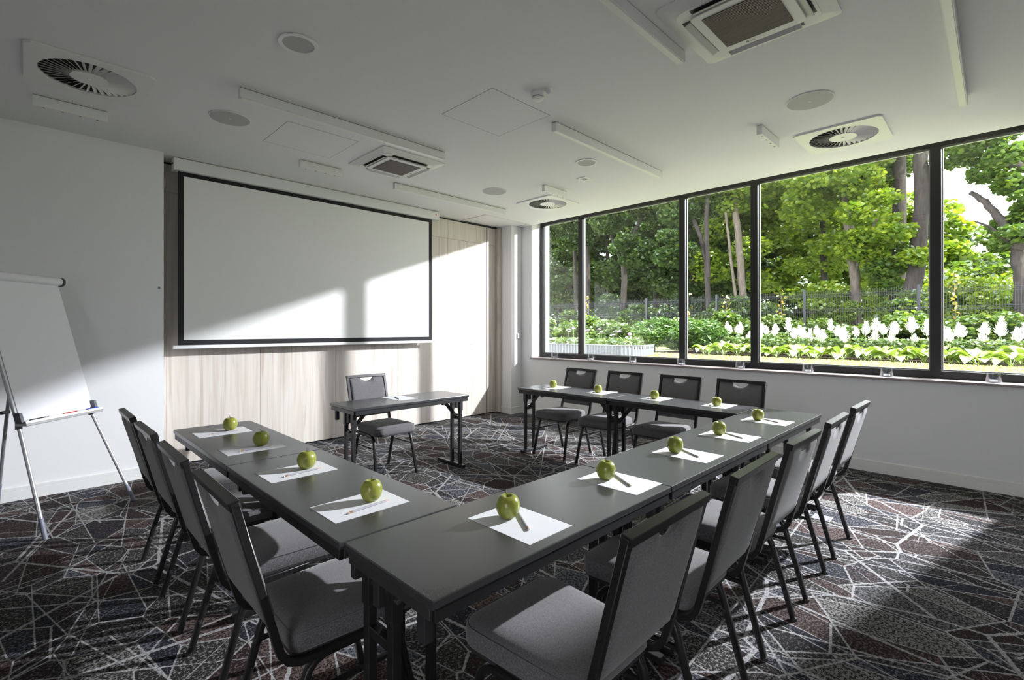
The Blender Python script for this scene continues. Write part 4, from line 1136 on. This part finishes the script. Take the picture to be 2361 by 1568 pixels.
tree('leaning_tree', [([(16.6, -0.43, GZ), (16.6, -0.42, 1.8), (16.6, -0.39, 2.61), (16.6, -0.28, 3.34), (16.6, -0.06, 3.99), (16.6, 0.24, 4.52), (16.6, 0.5, 4.8)], 0.19, 0.05),
                      ([(16.6, -0.3, 3.3), (16.5, -0.7, 4.4), (16.6, -0.63, 4.81), (16.6, -0.43, 5.11), (16.6, 0.01, 5.68), (16.6, 0.35, 6.11), (16.6, 0.8, 6.8)], 0.15, 0.10),
                      ([(16.6, -0.25, 3.4), (16.4, -0.1, 3.55), (16.3, 0.15, 3.85), (16.2, 0.4, 4.0)], 0.05, 0.02)],
     crown(16.9, 0.35, 6.2, 1.2, 0.75, 0.55, 12, 0.35, 0.6, 8)+crown(16.7, -0.2, 5.3, 0.9, 0.55, 0.5, 8, 0.3, 0.5, 9)+crown(16.6, -0.35, 3.9, 0.8, 0.45, 0.7, 9, 0.25, 0.45, 10), 8200, 0.135, 'leaf_mid', 'bark_dark', 'leaning tree with bare grey branches at the right edge of the window')
tree('forked_tree', [([(19, 11.95, GZ), (19, 11.92, 2.15), (19, 11.86, 4.0), (19, 11.92, 4.98)], 0.15, 0.11), ([(19, 11.9, 4.1), (19, 12.43, 5.33), (19, 12.78, 6.18), (19, 13, 7.5)], 0.07, 0.05), ([(19, 11.9, 4.88), (19, 11.37, 5.58), (19, 10.99, 6.29), (19, 10.8, 8)], 0.09, 0.06)],
     crown(18.7, 11.6, 7.2, 1.8, 2.0, 1.4, 18, 0.55, 0.9, 12)+crown(18.0, 10.6, 4.8, 0.7, 0.8, 0.7, 7, 0.4, 0.6, 13), 8500, 0.16, 'leaf_shade_tone', 'bark_dark', 'forked dark tree in the second pane from the pillar')
tree('branching_tree', [([(17, 7.2, GZ), (17, 7.21, 1.99), (17, 7.27, 3.52), (17, 7.5, 4.7), (17, 7.9, 5.62), (17, 8.3, 7)], 0.10, 0.06), ([(17, 7.24, 3.21), (17, 7.3, 5.06), (17, 7.24, 5.96), (17.1, 7.2, 8)], 0.09, 0.06)],
     crown(17.0, 8.0, 6.6, 1.4, 1.2, 1.2, 14, 0.5, 0.8, 14)+crown(16.4, 8.4, 4.2, 0.6, 0.7, 0.7, 7, 0.35, 0.6, 15), 7200, 0.155, 'leaf_shade_tone', 'bark_dark', 'two-stemmed dark tree behind the left part of the third pane')
tree('edge_tree', [([(20, 15.3, GZ), (20, 15.35, 2.25), (20, 15.4, 4.94), (20, 15.5, 8)], 0.11, 0.08)], crown(19.3, 15.6, 6.8, 1.6, 1.8, 1.6, 14, 0.5, 0.9, 16)+crown(18.2, 15.6, 3.8, 0.6, 0.8, 0.9, 6, 0.35, 0.55, 17), 6200, 0.16, 'leaf_shade_tone', 'bark_dark', 'tree behind the narrow pane closest to the pillar')
tree('shaded_tree', [([(19.5, 14.2, GZ), (19.5, 14.2, 2.22), (19.5, 14.25, 4.77), (19.5, 14.32, 6.48), (19.5, 14.4, 8)], 0.14, 0.10)], crown(19.0, 13.8, 7.4, 1.4, 1.4, 1.0, 10, 0.5, 0.8, 18), 4200, 0.16, 'leaf_shade_tone', 'bark_dark', 'shaded tree trunk just right of the first mullion')
# --- the wood behind: a closed screen of foliage, lower towards the right where the sky shows
kinds = ['leaf_backlit_tone', 'leaf_mid', 'leaf_shade_tone']
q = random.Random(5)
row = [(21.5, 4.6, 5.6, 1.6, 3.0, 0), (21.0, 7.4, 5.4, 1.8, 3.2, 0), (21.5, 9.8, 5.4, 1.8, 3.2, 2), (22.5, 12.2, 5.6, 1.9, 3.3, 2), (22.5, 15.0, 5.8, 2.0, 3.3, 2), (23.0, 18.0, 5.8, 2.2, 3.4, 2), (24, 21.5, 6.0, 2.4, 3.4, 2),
       (25.5, 6.0, 6.6, 2.2, 4.2, 0), (26.0, 9.5, 6.8, 2.4, 4.4, 2), (26.5, 13.5, 7.0, 2.5, 4.4, 2), (27, 18, 7.0, 2.7, 4.5, 2), (28, 23, 7.2, 3.0, 4.5, 2),
       (20.5, 2.3, 2.9, 1.3, 1.6, 0), (21.5, 0.3, 2.7, 1.4, 1.5, 1), (22.5, -2.0, 3.0, 1.8, 1.8, 1), (25.0, 2.6, 4.2, 1.7, 2.9, 0), (27, 0.2, 3.2, 1.9, 2.2, 1), (19.6, -1.2, 2.6, 1.0, 1.3, 0),
       (29.5, 4.6, 3.6, 2.2, 2.8, 0), (29.5, 8.5, 4.2, 2.6, 3.6, 1), (30, 12.5, 4.4, 2.6, 3.8, 2), (30, 17, 4.4, 2.8, 3.8, 2), (31, 22, 4.6, 3.2, 4.0, 2), (32, 28, 5.0, 3.6, 4.4, 2),
       (34, 3, 2.4, 2.6, 1.6, 1), (34, 8, 2.4, 2.8, 1.6, 2), (34, 13, 2.4, 2.8, 1.6, 2), (34, 18, 2.4, 2.8, 1.6, 2), (35, 24, 2.4, 3.4, 1.6, 2), (36, 31, 2.6, 4.0, 1.8, 2)]
words_ = ['sunlit-coloured tree', 'green tree', 'dark, shade-coloured tree']
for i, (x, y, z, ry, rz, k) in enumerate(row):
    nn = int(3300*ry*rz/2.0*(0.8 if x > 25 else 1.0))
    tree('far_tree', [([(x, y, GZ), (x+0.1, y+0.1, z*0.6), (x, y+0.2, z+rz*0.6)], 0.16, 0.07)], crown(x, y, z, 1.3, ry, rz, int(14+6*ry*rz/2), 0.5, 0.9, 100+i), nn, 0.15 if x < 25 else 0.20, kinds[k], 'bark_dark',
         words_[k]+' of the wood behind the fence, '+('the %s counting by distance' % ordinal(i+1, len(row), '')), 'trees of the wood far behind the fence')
# --- understorey right behind the fence
for i in range(13):
    y = -2.6+i*1.55; x = 16.9+q.uniform(-0.3, 0.5); h = q.uniform(0.9, 1.5)
    t = empty('understorey_bush', (x, y, GZ))
    c = blob_points(crown(0, 0, 0.95, 0.55, 0.85, h*0.75, 12, 0.3, 0.5, 300+i), 3000)
    obj('foliage', leaf_mesh('foliage', c, rg.uniform(0.07, 0.14, 3000)), kinds[1+i % 2] if i > 5 else kinds[i % 2], t)
    tag(t, 'leafy wild bush right behind the wire fence, %s from the right' % ordinal(i+1, 13, ''), 'bush', 'bushes right behind the wire fence')

# --- wire fence, 2.5 m bays
def make_fence():
    t = tag(empty('wire_fence', (15.75, 5, GZ)), 'dark metal wire mesh fence along the back of the garden', 'fence')
    pm = MB().box(-0.03, 0.03, -0.03, 0.03, -0.05, 1.76).mesh('post')
    pn = MB()
    for k in range(49): pn.box(-0.0035, 0.0035, 0.03+k*0.05-0.0035, 0.03+k*0.05+0.0035, 0.0, 1.72)
    for z in (0.12, 0.20, 0.62, 0.70, 1.12, 1.20, 1.54, 1.62):
        pn.box(-0.010, -0.002, 0.0, 2.49, z-0.004, z+0.004)
    for z in (0.16, 0.66, 1.16, 1.58): pn.box(0.018, 0.026, 0.0, 2.49, z-0.004, z+0.004)
    for z in (0.16, 0.66, 1.16, 1.58):       # the folded beads
        for k in range(49): pn.box(-0.004, 0.024, 0.03+k*0.05-0.0035, 0.03+k*0.05+0.0035, z-0.03, z+0.03)
    pm2 = pn.mesh('mesh_panel')
    for k in range(-3, 7):
        y = 1.40+2.51*k-5
        obj('post', pm, 'fence_paint', t, (0, y, 0))
        if k < 6: tag(obj('mesh_panel', pm2, 'fence_paint', t, (0, y+0.01, 0)), kind='stuff')
make_fence()

# --- flower bed
struct(MB().box(11.35, 15.4, -4.5, 6.6, GZ-0.02, GZ+0.025).build('flower_bed', 'soil'), 'brown soil of the flower bed behind the lawn', 'flower bed')
# leafy shrub row in front of the fence
for i in range(11):
    y = -2.4+i*1.35+q.uniform(-0.2, 0.2); x = 14.5+q.uniform(-0.25, 0.25)
    if y > 7: x = 13.2+q.uniform(-0.2, 0.2)
    t = empty('leafy_shrub', (x, y, GZ))
    hh = q.uniform(0.44, 0.58)
    c = blob_points(crown(0, 0, hh, 0.45, 0.66, 0.42, 14, 0.26, 0.42, 400+i), 3200)
    c[:, 2] = np.maximum(c[:, 2], 0.03)
    obj('foliage', leaf_mesh('foliage', c, rg.uniform(0.07, 0.13, 3200), 0.8), 'leaf_shrub' if i % 3 else 'leaf_mid', t)
    for k in range(3): MB().tube([(q.uniform(-.1, .1), q.uniform(-.1, .1), 0), (q.uniform(-.4, .4), q.uniform(-.5, .5), hh*1.5)], 0.012, 6, r_end=0.005).build('stem', 'bark_dark', t)
    if i in (2, 5, 6, 7, 9):          # upright young shoot with reddish leaves
        sx, sy = q.uniform(-.2, .2), q.uniform(-.3, .3); zt = hh*2+q.uniform(0.35, 0.75)
        MB().tube([(sx, sy, 0.4), (sx+.05, sy+.05, zt)], 0.008, 6, r_end=0.003).build('shoot', 'bark_light', t)
        f = np.linspace(0, 1, 26); c = np.stack([sx+.05*f+rg.normal(0, .05, 26), sy+.05*f+rg.normal(0, .05, 26), 0.6+f*(zt-0.6)], 1)
        obj('shoot_leaves', leaf_mesh('shoot_leaves', c, rg.uniform(0.06, 0.10, 26), 0.2), 'leaf_red', t)
    tag(t, 'leafy green shrub before the wire fence, %s, %s from the right' % ('behind the white flowers' if y < 6 else 'behind the metal planter', ordinal(i+1, 11, '')), 'shrub', 'leafy shrubs along the fence'+('' if y < 6 else ' behind the planter'))
# clipped yew
NEEDLE_V = np.array([(0, 0, 0), (0.11, 0.5, 0.02), (0, 1.0, 0.05), (-0.11, 0.5, 0.02)]); NEEDLE_F = np.array([(0, 1, 2, 3)])
for (x, y, rx, ry, rz, nb, lb) in ((12.5, 6.85, 0.50, 0.62, 0.46, 16, 'dense clipped yew shrub beside the metal planter'), (12.6, 5.72, 0.48, 0.66, 0.46, 16, 'dense clipped yew shrub behind the left end of the hostas')):
    t = empty('yew_shrub', (x, y, GZ))
    bl = crown(0, 0, 0.56, rx*0.75, ry*0.8, rz*0.75, nb, 0.26, 0.36, int(y*10))
    c = blob_points(bl, 9000); c[:, 2] = np.maximum(c[:, 2], 0.02)
    outw = c-np.array([0, 0, 0.35]); outw /= np.linalg.norm(outw, axis=1)[:, None]
    obj('foliage', leaf_mesh('foliage', c, rg.uniform(0.10, 0.19, 9000), 0.2, NEEDLE_V, NEEDLE_F), 'leaf_yew', t)
    MB().tube([(0, 0, 0), (0.03, 0.0, 0.5)], 0.04, 8, r_end=0.02).build('stem', 'bark_dark', t)
    tag(t, lb, 'shrub', 'clipped yew shrubs')

# --- hostas: broad leaves, each a part
def hosta_leaf(L, W, droop):
    m = MB(); vs_ = []; nx, ny = 5, 8
    for j in range(ny):
        f = j/(ny-1)
        w = W*math.sin(PI*min(1, f*0.93+0.05))**0.75*(1-0.25*f)
        if j == ny-1: w = 0.004
        for i in range(nx):
            u = (i/(nx-1)-0.5)*2
            z = 0.16*math.sin(f*1.7)-droop*f*f+0.05*abs(u)*w/W*0.9
            vs_.append((u*w, 0.10+f*L, 0.14+z))
    fs = [(j*nx+i, j*nx+i+1, (j+1)*nx+i+1, (j+1)*nx+i) for j in range(ny-1) for i in range(nx-1)]
    # leaf stalk
    o = len(vs_)
    vs_ += [(-0.006, 0.0, 0.0), (0.006, 0.0, 0.0), (0.006, 0.12, 0.15), (-0.006, 0.12, 0.15)]
    fs.append((o, o+1, o+2, o+3))
    me = m.add(vs_, fs).mesh('leaf')
    for p in me.polygons: p.use_smooth = True
    return me
HL = [hosta_leaf(0.25, 0.125, 0.16), hosta_leaf(0.22, 0.115, 0.10), hosta_leaf(0.28, 0.135, 0.22)]
hp = []
for rowx, n_, off in ((11.75, 15, 0.0), (12.2, 15, 0.2)):
    for k in range(n_): hp.append((rowx+q.uniform(-0.1, 0.1), -0.55+off+k*0.40+q.uniform(-0.07, 0.07)))
for i, (x, y) in enumerate(hp):
    if y > 5.2: continue
    t = empty('hosta_plant', (x, y, GZ+0.02), q.uniform(0, 6.28))
    s = q.uniform(0.85, 1.12); t.scale = (s, s, s*q.uniform(0.75, 0.95))
    nl = 10
    for k in range(nl):
        o = obj('leaf', HL[(k+i) % 3], 'leaf_hosta', t, (0, 0, 0), (q.uniform(-0.15, 0.25), 0, 2*PI*k/nl+q.uniform(-0.25, 0.25)))
        o.scale = (1, 1, q.uniform(0.8, 1.25))
    tag(t, 'broad-leaved green hosta in the %s row of the bed, %s from the right' % (('front', ordinal(i+1, 15, '')) if i < 15 else ('rear', ordinal(i-14, 15, ''))), 'hosta', 'hostas in the %s row' % ('front' if i < 15 else 'rear'))

# --- white astilbe plumes
def plume_mesh(seed, H, W):
    g = random.Random(seed); c = []; pts = []
    m = MB()
    n = 190
    for k in range(n):
        f = g.random()**0.85
        rad = W*(1-f)**1.05*g.uniform(0.15, 1.0)*(0.45+0.55*min(1, f*4.5))
        a = g.uniform(0, 6.28)
        p = Vector((rad*math.cos(a), rad*math.sin(a), f*H+rad*0.55))
        d = Vector((math.cos(a)*0.55, math.sin(a)*0.55, 1.0)).normalized()*g.uniform(0.035, 0.070)
        w = d.cross(Vector((0, 0, 1))).normalized()*0.009
        o = d.cross(w).normalized()*0.008
        m.add([p-w, p+w, p+d, p+o, p-o], [(0, 1, 2), (3, 4, 2)])
    return m.mesh('plume')
PL = [plume_mesh(1, 0.25, 0.12), plume_mesh(2, 0.23, 0.135), plume_mesh(3, 0.28, 0.10), plume_mesh(4, 0.20, 0.10)]
STEM = MB().tube([(0, 0, 0), (0.01, 0.01, 0.3), (0, 0, 1.0)], 0.007, 5, r_end=0.004).mesh('stem')
ap = []
for k in range(46):
    ap.append((12.75+q.uniform(-0.2, 0.45), -0.75+k*0.128+q.uniform(-0.08, 0.08), q.choice((0.40, 0.47, 0.52, 0.56, 0.60, 0.34, 0.50))))
ap.sort(key=lambda p: p[1])
for i, (x, y, h) in enumerate(ap):
    t = empty('white_astilbe', (x, y, GZ+0.02), q.uniform(0, 6.28))
    t.rotation_euler = (q.uniform(-0.1, 0.1), q.uniform(-0.1, 0.1), q.uniform(0, 6.28))
    o = obj('stem', STEM, 'leaf_hosta', t); o.scale = (1, 1, h+0.05)
    o = obj('plume', PL[i % 4], 'petal_white', t, (0, 0, h-0.02)); s = q.uniform(0.85, 1.2); o.scale = (s, s, s)
    tag(t, 'white feathery astilbe plume above the hostas, %s from the right' % ordinal(i+1, 46, ''), 'flower', 'white astilbe plumes above the hostas')
# low ferny foliage under the plumes
for i in range(9):
    y = -0.8+i*0.75
    t = empty('astilbe_foliage', (13.1, y, GZ+0.02))
    c = np.stack([rg.uniform(-0.45, 0.4, 700), rg.uniform(-0.45, 0.45, 700), rg.uniform(0.05, 0.42, 700)], 1)
    obj('fronds', leaf_mesh('fronds', c, rg.uniform(0.05, 0.09, 700), 1.0), 'leaf_shrub', t)
    tag(t, 'low ferny green clump under the white plumes, %s from the right' % ordinal(i+1, 9, ''), 'plant', 'ferny clumps under the white plumes')

# --- corrugated metal raised bed with alliums
t = tag(empty('raised_bed', (9.9, 7.2, GZ)), 'corrugated galvanised metal raised bed on the lawn at left', 'planter')
path = [(9.2, 9.4), (9.4, 8.0), (9.5, 6.9), (9.42, 5.95), (9.55, 5.72), (9.85, 5.66), (10.5, 5.75)]
pts = []
for a, b in zip(path[:-1], path[1:]):
    n_ = max(2, int(math.dist(a, b)/0.012))
    for k in range(n_): pts.append((a[0]+(b[0]-a[0])*k/n_, a[1]+(b[1]-a[1])*k/n_))
m = MB(); vs_ = []; L_ = 0
for k, p in enumerate(pts):
    if k: L_ += math.dist(p, pts[k-1])
    d = Vector((pts[min(k+1, len(pts)-1)][0]-pts[max(k-1, 0)][0], pts[min(k+1, len(pts)-1)][1]-pts[max(k-1, 0)][1])).normalized()
    o_ = 0.016*math.sin(2*PI*L_/0.085)
    for z in (0, 0.27): vs_.append((p[0]-d.y*o_-9.9, p[1]+d.x*o_-7.2, z))
m.add(vs_, [(2*k, 2*k+2, 2*k+3, 2*k+1) for k in range(len(pts)-1)]).build('corrugated_side', 'zinc', t, smooth=60)
MB().tube([(p[0]-9.9, p[1]-7.2, 0.275) for p in path], 0.014, 8).build('rim', 'zinc', t)
MB().prism([(p[0]-9.9+0.02, p[1]-7.2) for p in path]+[(1.0, 2.2)], 0.20, 0.24).build('earth', 'soil', t)
c = np.stack([rg.uniform(-0.38, 0.5, 900), rg.uniform(-1.3, 2.1, 900), rg.uniform(0.24, 0.42, 900)], 1)
tag(obj('grassy_leaves', leaf_mesh('grassy_leaves', c, rg.uniform(0.12, 0.24, 900), -0.3, NEEDLE_V, NEEDLE_F), 'leaf_shrub', t), kind='stuff')
HEAD = MB(); g_ = random.Random(3)
for k in range(60):
    a, b = g_.uniform(0, 6.28), g_.uniform(0.15, 1.4)
    d = Vector((math.cos(a)*math.sin(b), math.sin(a)*math.sin(b), math.cos(b)*0.6))*0.055
    w = Vector((-d.y, d.x, 0)).normalized()*0.009
    HEAD.add([Vector((0, 0, 0)), d-w, d*1.25, d+w], [(0, 1, 2, 3)])
HEAD = HEAD.mesh('flower_head')
for i in range(14):
    x, y = 9.75+q.uniform(-0.1, 0.35), 5.95+i*0.16+q.uniform(-0.05, 0.05)
    t = empty('lilac_allium', (x, y, GZ+0.24)); h = q.uniform(0.25, 0.46)
    t.rotation_euler = (q.uniform(-0.15, 0.15), q.uniform(-0.15, 0.15), 0)
    o = obj('stem', STEM, 'leaf_hosta', t); o.scale = (0.7, 0.7, h)
    obj('flower_head', HEAD, 'petal_lilac', t, (0, 0, h-0.01))
    tag(t, 'pale lilac allium rising from the metal raised bed, %s from the right' % ordinal(i+1, 14, ''), 'flower', 'lilac alliums in the raised bed')
# --- grass of the lawn
n = 26000
c = np.stack([rg.uniform(8.0, 11.5, n), rg.uniform(-1.6, 9.5, n), np.full(n, GZ+0.03)], 1)
tag(obj('lawn_grass', leaf_mesh('lawn_grass', c, rg.uniform(0.06, 0.10, n), -0.25, NEEDLE_V, NEEDLE_F), 'grass_blade'), 'short sunlit grass blades of the lawn', 'grass', kind='stuff')
